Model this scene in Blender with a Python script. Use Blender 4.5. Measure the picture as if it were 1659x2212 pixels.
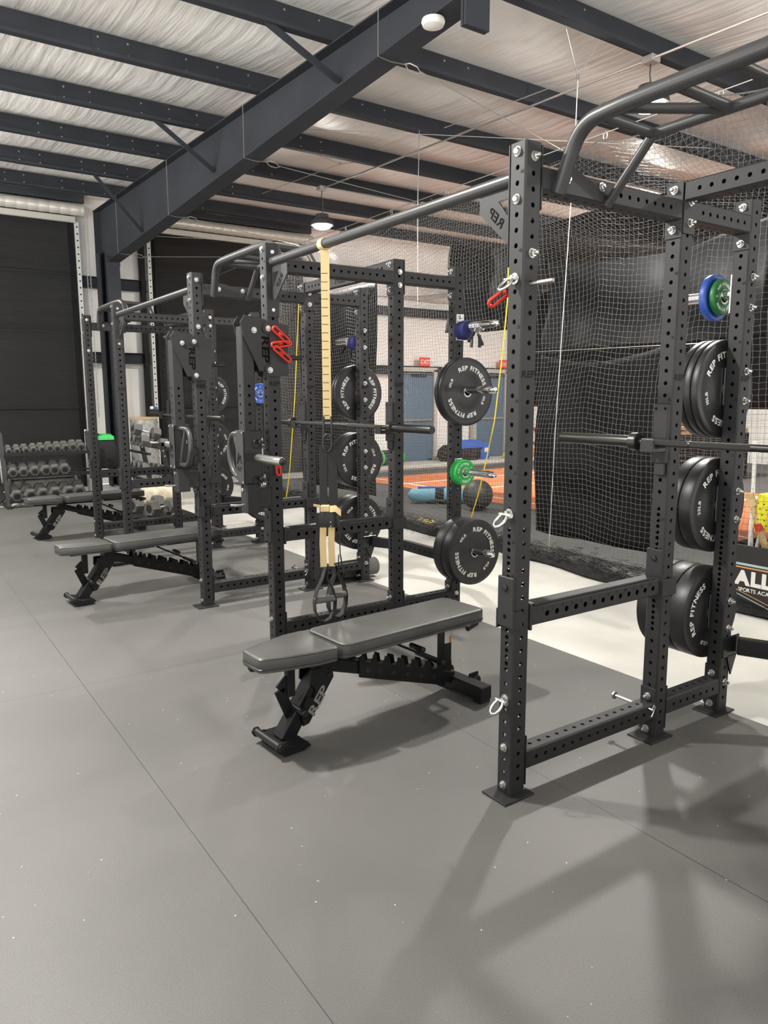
import bpy, bmesh, math, random
from math import sin, cos, pi, radians, hypot, atan2, sqrt
from mathutils import Vector, Matrix, Quaternion
random.seed(7)
for o in list(bpy.data.objects): bpy.data.objects.remove(o)
SC = bpy.context.scene
COL = SC.collection

# ------------------------------------------------------------------ camera, world, lamps, exposure
CAM = Vector((-1.908, -1.9386, 1.5166)); YAW, PITCH, ROLL, FPX = 0.5978, 0.1537, -0.0029, 1604.2
cd = bpy.data.cameras.new('camera'); cam = bpy.data.objects.new('camera', cd); COL.objects.link(cam)
fw = Vector((sin(YAW)*cos(PITCH), cos(YAW)*cos(PITCH), -sin(PITCH)))
rt = Vector((cos(YAW), -sin(YAW), 0)); up = rt.cross(fw)
rt, up = cos(ROLL)*rt+sin(ROLL)*up, -sin(ROLL)*rt+cos(ROLL)*up
cam.matrix_world = Matrix(((rt.x, up.x, -fw.x, CAM.x), (rt.y, up.y, -fw.y, CAM.y), (rt.z, up.z, -fw.z, CAM.z), (0, 0, 0, 1)))
cd.sensor_fit = 'VERTICAL'; cd.sensor_height = 36; cd.lens = 36*FPX/2212
cd.clip_start = 0.05; cd.clip_end = 200
SC.camera = cam
w = bpy.data.worlds.new('hall_fill'); SC.world = w; w.use_nodes = True
# glow added below the horizon to brighten the ceiling; dim unseen roof above it
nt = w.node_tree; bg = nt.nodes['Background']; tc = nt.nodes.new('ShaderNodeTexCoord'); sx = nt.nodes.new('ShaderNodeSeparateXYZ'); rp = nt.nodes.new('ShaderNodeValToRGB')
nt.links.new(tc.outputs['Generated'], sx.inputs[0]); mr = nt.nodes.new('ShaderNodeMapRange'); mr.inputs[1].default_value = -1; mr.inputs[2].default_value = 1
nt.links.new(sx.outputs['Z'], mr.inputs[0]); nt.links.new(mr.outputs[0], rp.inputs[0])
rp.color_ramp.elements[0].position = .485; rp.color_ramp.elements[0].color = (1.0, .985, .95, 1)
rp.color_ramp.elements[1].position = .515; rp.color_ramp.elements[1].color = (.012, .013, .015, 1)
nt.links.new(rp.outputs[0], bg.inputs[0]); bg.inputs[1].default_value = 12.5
SC.view_settings.view_transform = 'Standard'; SC.view_settings.look = 'None'
SC.view_settings.gamma = 1; SC.view_settings.exposure = -1.04; SC.view_settings.use_curve_mapping = False
LAMPS = [(3.7, 2.33, 3.93, 400), (3.65, 7.78, 3.95, 330), (-1.75, 2.33, 3.93, 560), (-1.75, 7.78, 3.95, 430),
         (-1.75, -2.94, 3.9, 110), (3.7, -2.94, 3.9, 150), (9.2, 6.44, 3.95, 760), (9.4, .94, 3.9, 260)]
LAMP_COL = (1.0, 0.965, 0.90)

# ------------------------------------------------------------------ helpers
class MB:
    def __init__(s): s.v = []; s.f = []
    def add(s, v, f, m=None):
        o = len(s.v)
        s.v += [tuple(m @ Vector(p)) for p in v] if m is not None else [tuple(p) for p in v]
        s.f += [tuple(i+o for i in q) for q in f]
        return s
    def box(s, c, d, b=0.0, m=None):
        x, y, z = d[0]/2, d[1]/2, d[2]/2
        T = Matrix.Translation(c)
        if m is not None: T = m @ T
        b = min(b, x*.9, y*.9, z*.9)
        if b <= 0:
            v = [(i*x, j*y, k*z) for i in (-1, 1) for j in (-1, 1) for k in (-1, 1)]
            f = [(0, 1, 3, 2), (4, 6, 7, 5), (0, 4, 5, 1), (2, 3, 7, 6), (0, 2, 6, 4), (1, 5, 7, 3)]
            return s.add(v, f, T)
        v = []; idx = {}
        for i in (-1, 1):
            for j in (-1, 1):
                for k in (-1, 1):
                    for a in range(3):
                        p = [i*(x-b), j*(y-b), k*(z-b)]
                        p[a] = (i*x, j*y, k*z)[a]
                        idx[i, j, k, a] = len(v); v.append(p)
        f = []
        def g(*t): return [idx[q] for q in t]
        for q in (-1, 1):
            f.append(g((q, -1, -1, 0), (q, 1, -1, 0), (q, 1, 1, 0), (q, -1, 1, 0))[::q])
            f.append(g((-1, q, -1, 1), (-1, q, 1, 1), (1, q, 1, 1), (1, q, -1, 1))[::q])
            f.append(g((-1, -1, q, 2), (1, -1, q, 2), (1, 1, q, 2), (-1, 1, q, 2))[::q])
        for i in (-1, 1):
            for j in (-1, 1):
                f.append(g((i, j, -1, 0), (i, j, 1, 0), (i, j, 1, 1), (i, j, -1, 1))[::-i*j])
                f.append(g((i, -1, j, 0), (i, 1, j, 0), (i, 1, j, 2), (i, -1, j, 2))[::i*j])
                f.append(g((-1, i, j, 1), (1, i, j, 1), (1, i, j, 2), (-1, i, j, 2))[::-i*j])
                for k in (-1, 1):
                    f.append(g((i, j, k, 0), (i, j, k, 1), (i, j, k, 2))[::i*j*k])
        return s.add(v, f, T)
    def bar(s, p, q, w, d, b=0.003, up=(0, 0, 1)):
        p, q = Vector(p), Vector(q); z = (q-p); L = z.length; z.normalize()
        u = Vector(up)
        if abs(u.dot(z)) > .98: u = Vector((1, 0, 0))
        x = u.cross(z).normalized(); y = z.cross(x)
        m = Matrix(((x.x, y.x, z.x, 0), (x.y, y.y, z.y, 0), (x.z, y.z, z.z, 0), (0, 0, 0, 1)))
        m = Matrix.Translation((p+q)/2) @ m
        return s.box((0, 0, 0), (w, d, L), b, m)
    def cyl(s, p, q, r, n=20, r2=None, bev=0.0, caps=True):
        p, q = Vector(p), Vector(q); L = (q-p).length
        r2 = r if r2 is None else r2
        prof = [(r, 0), (r2, L)] if not bev else [(r-bev, 0), (r, bev), (r2, L-bev), (r2-bev, L)]
        return s.lathe(prof, frame(p, q-p), n, caps)
    def lathe(s, prof, m=None, n=32, caps=True):
        v = []; f = []
        for (r, z) in prof:
            for k in range(n):
                a = 2*pi*k/n; v.append((r*cos(a), r*sin(a), z))
        for i in range(len(prof)-1):
            for k in range(n):
                k2 = (k+1) % n
                f.append((i*n+k, i*n+k2, (i+1)*n+k2, (i+1)*n+k))
        if caps:
            f.append(tuple(range(n))[::-1]); f.append(tuple(range((len(prof)-1)*n, len(prof)*n)))
        return s.add(v, f, m)
    def tube(s, pts, r, n=10, closed=False, caps=True):
        P = [Vector(p) for p in pts]; N = len(P); v = []; f = []
        rs = r if isinstance(r, (list, tuple)) else [r]*N
        t0 = (P[1]-P[0]).normalized()
        u = t0.orthogonal().normalized()
        for i in range(N):
            if closed: t = (P[(i+1) % N]-P[i-1]).normalized()
            else: t = (P[min(i+1, N-1)]-P[max(i-1, 0)]).normalized()
            u = (u-t*u.dot(t))
            u = u.normalized() if u.length > 1e-6 else t.orthogonal().normalized()
            b = t.cross(u)
            for k in range(n):
                a = 2*pi*k/n; v.append(P[i]+rs[i]*(cos(a)*u+sin(a)*b))
        for i in range(N if closed else N-1):
            j = (i+1) % N
            for k in range(n):
                k2 = (k+1) % n
                f.append((i*n+k, i*n+k2, j*n+k2, j*n+k))
        if caps and not closed:
            f.append(tuple(range(n))[::-1]); f.append(tuple(range((N-1)*n, N*n)))
        return s.add(v, f)
    def strip(s, pts, w, side, th=0.002):
        """flat strap along pts; side = direction of its width"""
        P = [Vector(p) for p in pts]; N = len(P); v = []; f = []
        sd = Vector(side).normalized()
        for i in range(N):
            t = (P[min(i+1, N-1)]-P[max(i-1, 0)]).normalized()
            n_ = t.cross(sd).normalized()
            for a, b in ((-1, -1), (1, -1), (1, 1), (-1, 1)):
                v.append(P[i]+sd*(a*w/2)+n_*(b*th/2))
        for i in range(N-1):
            for k in range(4):
                k2 = (k+1) % 4
                f.append((i*4+k, i*4+k2, i*4+4+k2, i*4+4+k))
        f.append((3, 2, 1, 0)); f.append(tuple((N-1)*4+k for k in range(4)))
        return s.add(v, f)
    def prism(s, poly, th, m=None):
        """polygon in local xy extruded along local z by th (centred)"""
        n = len(poly)
        a = sum(poly[i][0]*poly[(i+1) % n][1]-poly[(i+1) % n][0]*poly[i][1] for i in range(n))
        if a < 0: poly = poly[::-1]
        v = [(x, y, -th/2) for x, y in poly]+[(x, y, th/2) for x, y in poly]
        f = [tuple(range(n))[::-1], tuple(range(n, 2*n))]+[(i, (i+1) % n, n+(i+1) % n, n+i) for i in range(n)]
        return s.add(v, f, m)
    def loft(s, outline, levels, m=None):
        """closed outline (ccw) lofted through (inset, z) levels"""
        n = len(outline); v = []; f = []
        O = [Vector((p[0], p[1])) for p in outline]; nr = []
        for i in range(n):
            t = (O[(i+1) % n]-O[i-1]).normalized(); nr.append(Vector((t.y, -t.x)))
        for ins, z in levels:
            for i in range(n):
                p = O[i]-nr[i]*ins; v.append((p.x, p.y, z))
        for l in range(len(levels)-1):
            for i in range(n):
                j = (i+1) % n
                f.append((l*n+i, l*n+j, (l+1)*n+j, (l+1)*n+i))
        f.append(tuple(range(n))[::-1]); f.append(tuple(range((len(levels)-1)*n, len(levels)*n)))
        return s.add(v, f, m)
    def mesh(s, name, mat, smooth=35):
        me = bpy.data.meshes.new(name); me.from_pydata(s.v, [], s.f); me.update()
        if mat: me.materials.append(mat)
        if smooth:
            me.polygons.foreach_set('use_smooth', [True]*len(me.polygons))
            me.set_sharp_from_angle(angle=radians(smooth))
        return me
    def build(s, name, mat, parent=None, smooth=35):
        return link(name, s.mesh(name, mat, smooth), parent)

def frame(p, d):
    z = Vector(d).normalized()
    x = Vector((0, 0, 1)).cross(z)
    x = Vector((1, 0, 0)) if x.length < 1e-5 else x.normalized()
    y = z.cross(x)
    return Matrix(((x.x, y.x, z.x, p[0]), (x.y, y.y, z.y, p[1]), (x.z, y.z, z.z, p[2]), (0, 0, 0, 1)))
def link(name, me, parent=None, m=None):
    o = bpy.data.objects.new(name, me); COL.objects.link(o)
    if parent is not None: o.parent = parent
    if m is not None: o.matrix_local = m
    return o
def tag(o, label, cat, group=None, kind=None):
    o['label'] = label
    if cat: o['category'] = cat
    if group: o['group'] = group
    if kind: o['kind'] = kind
    return o
def thing(name, label, cat, loc=(0, 0, 0), rz=0, group=None):
    o = bpy.data.objects.new(name, None); COL.objects.link(o); o.empty_display_size = .1
    o.location = loc; o.rotation_euler = (0, 0, rz)
    return tag(o, label, cat, group)
def struct(name, mb, mat, smooth=0, label=None):
    o = mb.build(name, mat, None, smooth); o['kind'] = 'structure'
    if label: o['label'] = label
    return o
def copy_tree(o, parent=None):
    c = o.copy(); COL.objects.link(c)
    if parent is not None: c.parent = parent; c.matrix_parent_inverse = o.matrix_parent_inverse.copy()
    for ch in list(o.children): copy_tree(ch, c)
    return c
def arc(cx, cy, r, a0, a1, n=8):
    return [(cx+r*cos(radians(a0+(a1-a0)*i/n)), cy+r*sin(radians(a0+(a1-a0)*i/n))) for i in range(n+1)]
def rrect(x0, x1, y0, y1, r, n=5):
    return arc(x1-r, y0+r, r, -90, 0, n)+arc(x1-r, y1-r, r, 0, 90, n)+arc(x0+r, y1-r, r, 90, 180, n)+arc(x0+r, y0+r, r, 180, 270, n)
def fillet(pts, r, n=6):
    """round corners of a 3-D polyline"""
    P = [Vector(p) for p in pts]; out = [P[0]]
    for i in range(1, len(P)-1):
        a, b, c = P[i-1], P[i], P[i+1]
        d1 = (a-b); d2 = (c-b); k = min(r, d1.length*.48, d2.length*.48)
        p, q = b+d1.normalized()*k, b+d2.normalized()*k
        for j in range(n+1):
            t = j/n; out.append((1-t)**2*p+2*t*(1-t)*b+t*t*q)
    out.append(P[-1]); return out

# lettering ---------------------------------------------------------
_gl = {}
def glyph(ch, bold=0.0):
    k = (ch, bold)
    if k not in _gl:
        c = bpy.data.curves.new('t', 'FONT'); c.body = ch; c.size = 1; c.offset = bold; c.resolution_u = 4
        o = bpy.data.objects.new('t', c); COL.objects.link(o)
        dg = bpy.context.evaluated_depsgraph_get(); dg.update()
        me = bpy.data.meshes.new_from_object(o.evaluated_get(dg))
        v = [(p.co.x, p.co.y) for p in me.vertices]; f = [tuple(q.vertices) for q in me.polygons]
        bpy.data.objects.remove(o); bpy.data.curves.remove(c); bpy.data.meshes.remove(me)
        wd = (max(p[0] for p in v)-min(p[0] for p in v)) if v else .3
        x0 = min(p[0] for p in v) if v else 0
        _gl[k] = ([(x-x0, y) for x, y in v], f, wd)
    return _gl[k]
def text_flat(txt, size, bold=0.02, stretch=1.0, shear=0.0, gap=.02, mirror=False):
    """verts, faces of text centred on the origin in the xy plane"""
    V = []; F = []; x = 0
    for ch in txt:
        if ch == ' ': x += .32; continue
        v, f, wd = glyph(ch, bold); o = len(V)
        V += [(x+p[0], p[1]) for p in v]; F += [tuple(i+o for i in q) for q in f]; x += wd+gap
    x -= gap; h = .35
    V = [((p[0]-x/2)*stretch*size+shear*(p[1]-h)*size, (p[1]-h)*size, 0) for p in V]
    if mirror: V = [(-p[0], p[1], 0) for p in V]; F = [q[::-1] for q in F]
    return V, F, x*stretch*size
def text_arc(mb, txt, R, size, mid_deg, m, bold=.03, gap=.10, stretch=1.15, inward=False):
    """text along a circle in local xy (seen from +z)"""
    items = []; x = 0
    for ch in txt:
        if ch == ' ': x += .42; continue
        v, f, wd = glyph(ch, bold); items.append((x+wd/2, v, f, wd)); x += wd+gap
    x -= gap
    for c, v, f, wd in items:
        s_ = (c-x/2)*size*stretch
        a = radians(mid_deg) - s_/R
        ex = Vector((sin(a), -cos(a), 0)); ey = Vector((cos(a), sin(a), 0))
        pos = ey*(R-.35*size)
        mb.add([pos+ex*((p[0]-wd/2)*size*stretch)+ey*(p[1]*size) for p in v], f, m)

# ------------------------------------------------------------------ materials
def mat(name, col, rough=.5, metal=0.0, spec=None, noise=None, bump=None, emit=None, coat=0):
    m = bpy.data.materials.new(name); m.use_nodes = True; nt = m.node_tree; b = nt.nodes['Principled BSDF']
    b.inputs['Base Color'].default_value = (*col, 1); b.inputs['Roughness'].default_value = rough; b.inputs['Metallic'].default_value = metal
    if spec is not None: b.inputs['Specular IOR Level'].default_value = spec
    if coat: b.inputs['Coat Weight'].default_value = coat
    tc = nt.nodes.new('ShaderNodeTexCoord')
    if noise:
        sc, amt = noise[0], noise[1]
        n = nt.nodes.new('ShaderNodeTexNoise'); n.inputs['Scale'].default_value = sc; n.inputs['Detail'].default_value = 5
        nt.links.new(tc.outputs['Object'], n.inputs['Vector'])
        r = nt.nodes.new('ShaderNodeValToRGB')
        r.color_ramp.elements[0].position = .35; r.color_ramp.elements[1].position = .65
        r.color_ramp.elements[0].color = (*[c*(1-amt) for c in col], 1); r.color_ramp.elements[1].color = (*[min(1, c*(1+amt)) for c in col], 1)
        nt.links.new(n.outputs[0], r.inputs[0]); nt.links.new(r.outputs[0], b.inputs['Base Color'])
    if bump:
        n = nt.nodes.new('ShaderNodeTexNoise'); n.inputs['Scale'].default_value = bump[0]; n.inputs['Detail'].default_value = 4
        mp = nt.nodes.new('ShaderNodeMapping'); mp.inputs['Scale'].default_value = bump[2] if len(bump) > 2 else (1, 1, 1)
        nt.links.new(tc.outputs['Object'], mp.inputs[0]); nt.links.new(mp.outputs[0], n.inputs['Vector'])
        bp = nt.nodes.new('ShaderNodeBump'); bp.inputs['Strength'].default_value = bump[1]; bp.inputs['Distance'].default_value = bump[3] if len(bump) > 3 else .01
        nt.links.new(n.outputs[0], bp.inputs['Height']); nt.links.new(bp.outputs[0], b.inputs['Normal'])
    if emit:
        b.inputs['Emission Color'].default_value = (*emit[:3], 1); b.inputs['Emission Strength'].default_value = emit[3]
    return m
M = {}
M['rack'] = mat('charcoal_powder_coat', (.021, .021, .0225), .50, 0, .38, bump=(900, .12))
M['rackblk'] = mat('black_gloss_steel', (.010, .010, .011), .25, 0, .5)
M['black'] = mat('black_steel', (.012, .012, .013), .42, 0, .45)
M['grip'] = mat('graphite_tube', (.036, .035, .036), .4, 0, .5)
M['silver'] = mat('zinc_bolt', (.58, .57, .55), .34, 1.0)
M['chrome'] = mat('chrome', (.75, .75, .75), .13, 1.0)
M['nickel'] = mat('brushed_steel', (.50, .49, .47), .38, 1.0)
M['bar'] = mat('dark_bar_steel', (.060, .058, .054), .36, .85)
M['knurl'] = mat('knurled_bar', (.06, .058, .055), .55, .7, bump=(1600, .5))
M['plate'] = mat('bumper_rubber', (.014, .014, .015), .42, 0, .5, noise=(14, .25))
M['white'] = mat('white_print', (.80, .79, .75), .6)
M['cut'] = mat('dark_cutout', (.004, .004, .004), .8, 0, .1)
M['num'] = mat('dark_numerals', (.008, .008, .008), .7, 0, .2)
M['vinyl'] = mat('bench_vinyl', (.070, .069, .067), .40, 0, .5, noise=(9, .10), bump=(420, .12))
M['piping'] = mat('bench_piping', (.03, .03, .03), .35)
M['benchfr'] = mat('bench_frame', (.006, .006, .007), .42, 0, .4)
M['benchtxt'] = mat('bench_cut_light', (.20, .19, .175), .6)
M['sticker'] = mat('white_sticker', (.75, .73, .69), .5)
M['orange'] = mat('orange_label', (.75, .25, .04), .5)
M['red'] = mat('red_rubber', (.52, .022, .012), .4)
M['green'] = mat('green_bumper', (.015, .36, .06), .4)
M['dgreen'] = mat('dark_green_bumper', (.012, .13, .028), .42)
M['blue'] = mat('blue_bumper', (.02, .07, .33), .4)
M['navy'] = mat('navy_neoprene', (.012, .014, .10), .8)
M['tan'] = mat('tan_webbing', (.62, .47, .24), .75, bump=(500, .3))
M['strapblk'] = mat('black_webbing', (.013, .013, .014), .75, bump=(600, .3))
M['foam'] = mat('grey_grip', (.16, .155, .145), .7, bump=(500, .6))
M['hex'] = mat('hex_rubber', (.105, .102, .096), .6, 0, .4, noise=(30, .15))
M['beam'] = mat('grey_primer_steel', (.034, .037, .044), .7, 0, .22, noise=(3, .10))
M['conduit'] = mat('galvanised_conduit', (.55, .54, .52), .35, .9)
M['galv'] = mat('galvanised_box', (.50, .48, .45), .45, .6)
M['wire'] = mat('steel_wire', (.40, .39, .37), .4, .8)
M['net'] = mat('black_net_twine', (.15, .147, .14), .30, 0, 1.0)
M['netheap'] = mat('black_net_heap', (.010, .010, .010), .75, bump=(70, 1.0, (1, 1, 1), .02))
M['tarp'] = mat('black_vinyl_tarp', (.006, .006, .007), .62, 0, .22, bump=(2.2, .5, (1, 1, 1), .06))
M['yellow'] = mat('yellow_rope', (.80, .60, .02), .6)
M['bdoor'] = mat('blue_door_paint', (.10, .165, .24), .45)
M['dframe'] = mat('pale_door_frame', (.50, .49, .45), .5)
M['exit'] = mat('exit_sign_red', (.62, .04, .02), .5, emit=(1, .05, .02, .45))
M['curb'] = mat('pale_curb', (.52, .50, .46), .8)
M['wood'] = mat('pale_wood', (.56, .38, .18), .6, noise=(14, .2), bump=(40, .2, (1, 1, 8)))
M['lemon'] = mat('yellow_foam', (.80, .72, .02), .7)
M['detector'] = mat('white_plastic', (.78, .75, .70), .5)
M['lamp'] = mat('lamp_housing', (.04, .04, .042), .5)
M['lens'] = mat('lamp_lens', (1, 1, 1), .4, emit=(1, .97, .91, 260))
M['jambtrack'] = mat('white_track', (.62, .62, .60), .45)
M['drum'] = mat('ribbed_drum', (.62, .60, .54), .4, .3)
M['roller_hood'] = mat('dark_hood', (.05, .055, .065), .45)
M['cream'] = mat('cream_bag', (.68, .60, .46), .7, noise=(12, .2))
M['wrap'] = mat('stretch_wrap', (.30, .30, .29), .25, .2, noise=(14, .25), bump=(30, .6, (1, 1, 6)))
M['kraft'] = mat('kraft_box', (.50, .36, .19), .8)
M['packgreen'] = mat('bright_green_fabric', (.05, .48, .11), .7)
M['cloth'] = mat('black_fabric', (.013, .013, .014), .85)
M['bagblue'] = mat('blue_fabric', (.03, .12, .46), .7)
M['teal'] = mat('teal_fabric', (.16, .36, .46), .7)
M['ball'] = mat('grey_ball', (.045, .045, .043), .5)
M['signbg'] = mat('sign_black', (.020, .018, .018), .5)
M['signteal'] = mat('sign_pale_blue', (.42, .58, .60), .5)
M['signor'] = mat('sign_orange', (.66, .32, .13), .5)

def floor_mat():
    m = bpy.data.materials.new('rubber_mats'); m.use_nodes = True; nt = m.node_tree; N = nt.nodes; L = nt.links
    b = N['Principled BSDF']; geo = N.new('ShaderNodeNewGeometry')
    def noise(sc, det=4):
        n = N.new('ShaderNodeTexNoise'); n.inputs['Scale'].default_value = sc; n.inputs['Detail'].default_value = det
        L.new(geo.outputs['Position'], n.inputs['Vector']); return n
    def ramp(src, p0, c0, p1, c1):
        r = N.new('ShaderNodeValToRGB'); r.color_ramp.elements[0].position = p0; r.color_ramp.elements[1].position = p1
        r.color_ramp.elements[0].color = (*c0, 1); r.color_ramp.elements[1].color = (*c1, 1); L.new(src, r.inputs[0]); return r
    def mix(mode, a, bb, fac=None):
        x = N.new('ShaderNodeMix'); x.data_type = 'RGBA'; x.blend_type = mode
        if fac is None: x.inputs[0].default_value = 1
        else: L.new(fac, x.inputs[0])
        L.new(a, x.inputs[6]); L.new(bb, x.inputs[7]); return x.outputs[2]
    base = ramp(noise(1.1).outputs[0], .3, (.096, .094, .091), .7, (.122, .119, .113))
    grain = ramp(noise(260, 2).outputs[0], .3, (.80, .80, .80), .7, (1.16, 1.16, 1.16))
    c = mix('MULTIPLY', base.outputs[0], grain.outputs[0])
    # pale lint specks
    vo = N.new('ShaderNodeTexVoronoi'); vo.inputs['Scale'].default_value = 26; L.new(geo.outputs['Position'], vo.inputs['Vector'])
    sp = ramp(vo.outputs['Distance'], .055, (1, 1, 1), .075, (0, 0, 0))
    pick = ramp(vo.outputs['Color'], .70, (0, 0, 0), .72, (1, 1, 1))
    mk = N.new('ShaderNodeMath'); mk.operation = 'MULTIPLY'; L.new(sp.outputs[0], mk.inputs[0]); L.new(pick.outputs[0], mk.inputs[1])
    wh = N.new('ShaderNodeRGB'); wh.outputs[0].default_value = (.62, .60, .55, 1)
    c = mix('MIX', c, wh.outputs[0], mk.outputs[0])
    # mat seams
    br = N.new('ShaderNodeTexBrick'); br.offset = 0; br.inputs['Scale'].default_value = 1
    br.inputs['Brick Width'].default_value = 3.66; br.inputs['Row Height'].default_value = 1.31
    br.inputs['Mortar Size'].default_value = .0016; br.inputs['Mortar Smooth'].default_value = .2
    br.inputs['Color1'].default_value = br.inputs['Color2'].default_value = (1, 1, 1, 1); br.inputs['Mortar'].default_value = (.25, .25, .25, 1)
    mp = N.new('ShaderNodeMapping'); mp.inputs['Rotation'].default_value = (0, 0, radians(90)); mp.inputs['Location'].default_value = (2.09, -.20, 0)
    L.new(geo.outputs['Position'], mp.inputs[0]); L.new(mp.outputs[0], br.inputs['Vector'])
    c = mix('MULTIPLY', c, br.outputs['Color'])
    L.new(c, b.inputs['Base Color']); b.inputs['Roughness'].default_value = .5; b.inputs['Specular IOR Level'].default_value = .5
    bp = N.new('ShaderNodeBump'); bp.inputs['Strength'].default_value = .25; bp.inputs['Distance'].default_value = .002
    L.new(noise(380, 2).outputs[0], bp.inputs['Height']); L.new(bp.outputs[0], b.inputs['Normal'])
    return m
M['rubber'] = floor_mat()
M['concrete'] = mat('pale_concrete', (.50, .49, .455), .55, 0, .35, noise=(1.6, .10), bump=(60, .05))
M['cagefloor'] = mat('grey_rubber_roll', (.085, .085, .085), .75, 0, .3, noise=(160, .45))
M['turf'] = mat('orange_turf', (.62, .20, .075), .9, noise=(60, .15), bump=(300, .4))
M['line'] = mat('white_line', (.75, .73, .70), .8)
M['insul'] = mat('white_wall_insulation', (.90, .89, .86), .5, 0, .4, noise=(1.5, .05), bump=(1.4, .5, (1, 1, .6), .05))
M['roof'] = mat('white_roof_insulation', (.90, .875, .84), .42, 0, .45, noise=(2, .05), bump=(1.6, .8, (7.0, .45, 1), .026))
def curtain_mat():
    m = mat('black_door_foil', (.008, .008, .009), .33, 0, .7)
    nt = m.node_tree; N = nt.nodes; L = nt.links; b = N['Principled BSDF']
    geo = N.new('ShaderNodeNewGeometry'); mp = N.new('ShaderNodeMapping'); mp.inputs['Scale'].default_value = (1.6, 1, 15)
    L.new(geo.outputs['Position'], mp.inputs[0])
    n = N.new('ShaderNodeTexNoise'); n.inputs['Scale'].default_value = 3.2; n.inputs['Detail'].default_value = 9; n.inputs['Roughness'].default_value = .75
    L.new(mp.outputs[0], n.inputs['Vector'])
    bp = N.new('ShaderNodeBump'); bp.inputs['Strength'].default_value = 1; bp.inputs['Distance'].default_value = .03
    L.new(n.outputs[0], bp.inputs['Height']); L.new(bp.outputs[0], b.inputs['Normal'])
    return m
M['foil'] = curtain_mat()

# ------------------------------------------------------------------ setting
YW = 11.6          # door wall
XE = 14.5          # far end wall
def roofz(y): return 4.53+.0317*(y-9.2)      # underside of the purlins
struct('floor', MB().box((3.9, 2.2, -.09), (22, 19.2, .16)), M['concrete'], label='pale bare concrete floor slab')
struct('trim_1', MB().box((-2.0, 1.9, -.0055), (6.8, 15.4, .011), .002), M['rubber'], label='grey speckled rubber mats under the racks')
struct('trim_2', MB().box((8.9, 2.1, -.004), (11.2, 17.0, .008)), M['cagefloor'], label='grey rubber roll flooring inside the net cage')
mb = MB().box((7.4, 5.8, .004), (4.0, 7.8, .008)); struct('trim_3', mb, M['turf'], label='orange turf inside the cage')
mb = MB()
for y in (8.6, 7.3, 4.0): mb.box((7.4, y, .009), (3.98, .06, .002))
for x in (5.75, 9.0): mb.box((x, 5.8, .0105), (.06, 7.6, .002))
struct('trim_4', mb, M['line'], label='white lines on the orange turf')
# walls
def wall_grid(x0, x1, z0, z1, y, nx, nz, amp, seed):
    rnd = random.Random(seed); V = []; F = []
    for j in range(nz+1):
        for i in range(nx+1):
            V.append((x0+(x1-x0)*i/nx, y-amp*abs(sin(pi*i/nx*nx/2))*.5+rnd.uniform(-amp, amp)*.3, z0+(z1-z0)*j/nz))
    for j in range(nz):
        for i in range(nx):
            a = j*(nx+1)+i; F.append((a, a+1, a+nx+2, a+nx+1))
    return MB().add(V, F)
mb = wall_grid(-7, XE, 0, 4.85, YW+.16, 60, 12, .02, 3)
mb.box((3.75, YW+.30, 2.42), (21.5, .1, 4.85)); struct('wall_back', mb, M['insul'], 60, 'white insulated door wall')
mb = MB().box((XE+.08, 2.2, 2.4), (.12, 19, 4.9)); struct('wall_right', mb, M['insul'], label='white insulated far end wall')
# roof insulation sagging between purlins
PY = [-2.9, -1.6, -.35, .98, 2.37, 3.74, 5.11, 6.48, 7.85, 9.2, 10.45]
V = []; F = []; ys = []
for a, b in zip(PY[:-1], PY[1:]):
    for k in range(8): ys.append((a+(b-a)*k/8, sin(pi*k/8)))
ys = [(-7, 0)]+ys+[(PY[-1], 0), (YW+.3, 0)]
nx = 64
rnd = random.Random(5)
for y, s_ in ys:
    for i in range(nx+1):
        x = -8+(XE+8.2)*i/nx
        V.append((x, y, roofz(y)+.215-.045*s_*(1+.5*sin(x*3.1+y))+rnd.uniform(-.008, .008)))
for j in range(len(ys)-1):
    for i in range(nx):
        a = j*(nx+1)+i; F.append((a, a+nx+1, a+nx+2, a+1))
mb = MB().add(V, F); struct('ceiling', mb, M['roof'], 60, 'white draped roof insulation')
# purlins
tn = [5]
def trim(mb, m, label, smooth=0):
    o = struct('trim_%d' % tn[0], mb, m, smooth, label); tn[0] += 1; return o
for y in PY[:]:
    z = roofz(y); mb = MB()
    mb.box((3.2, y, z+.10), (22.6, .010, .20)); mb.box((3.2, y-.035, z+.004), (22.6, .07, .008)); mb.box((3.2, y-.068, z+.016), (22.6, .006, .03))
    mb.box((3.2, y+.03, z+.196), (22.6, .06, .008))
    # lapped stretch by the rafter
    mb.box((1.4, y-.008, z+.098), (3.0, .008, .19)); mb.box((1.4, y-.045, z-.003), (3.0, .07, .006))
    mb.box((1.4, y-.082, z+.012), (3.0, .006, .03))
    o = trim(mb, M['beam'], 'grey roof purlin')
    bb = MB()
    for x in (-.05, .2, .72, 1.02, 1.33, 1.72, 2.05, 2.62, 2.9):
        for dz in (.05, .15): bb.cyl((x, y-.004, z+dz), (x, y-.018, z+dz), .009, 8)
    bb.build('bolts', M['silver'], o)
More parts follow.
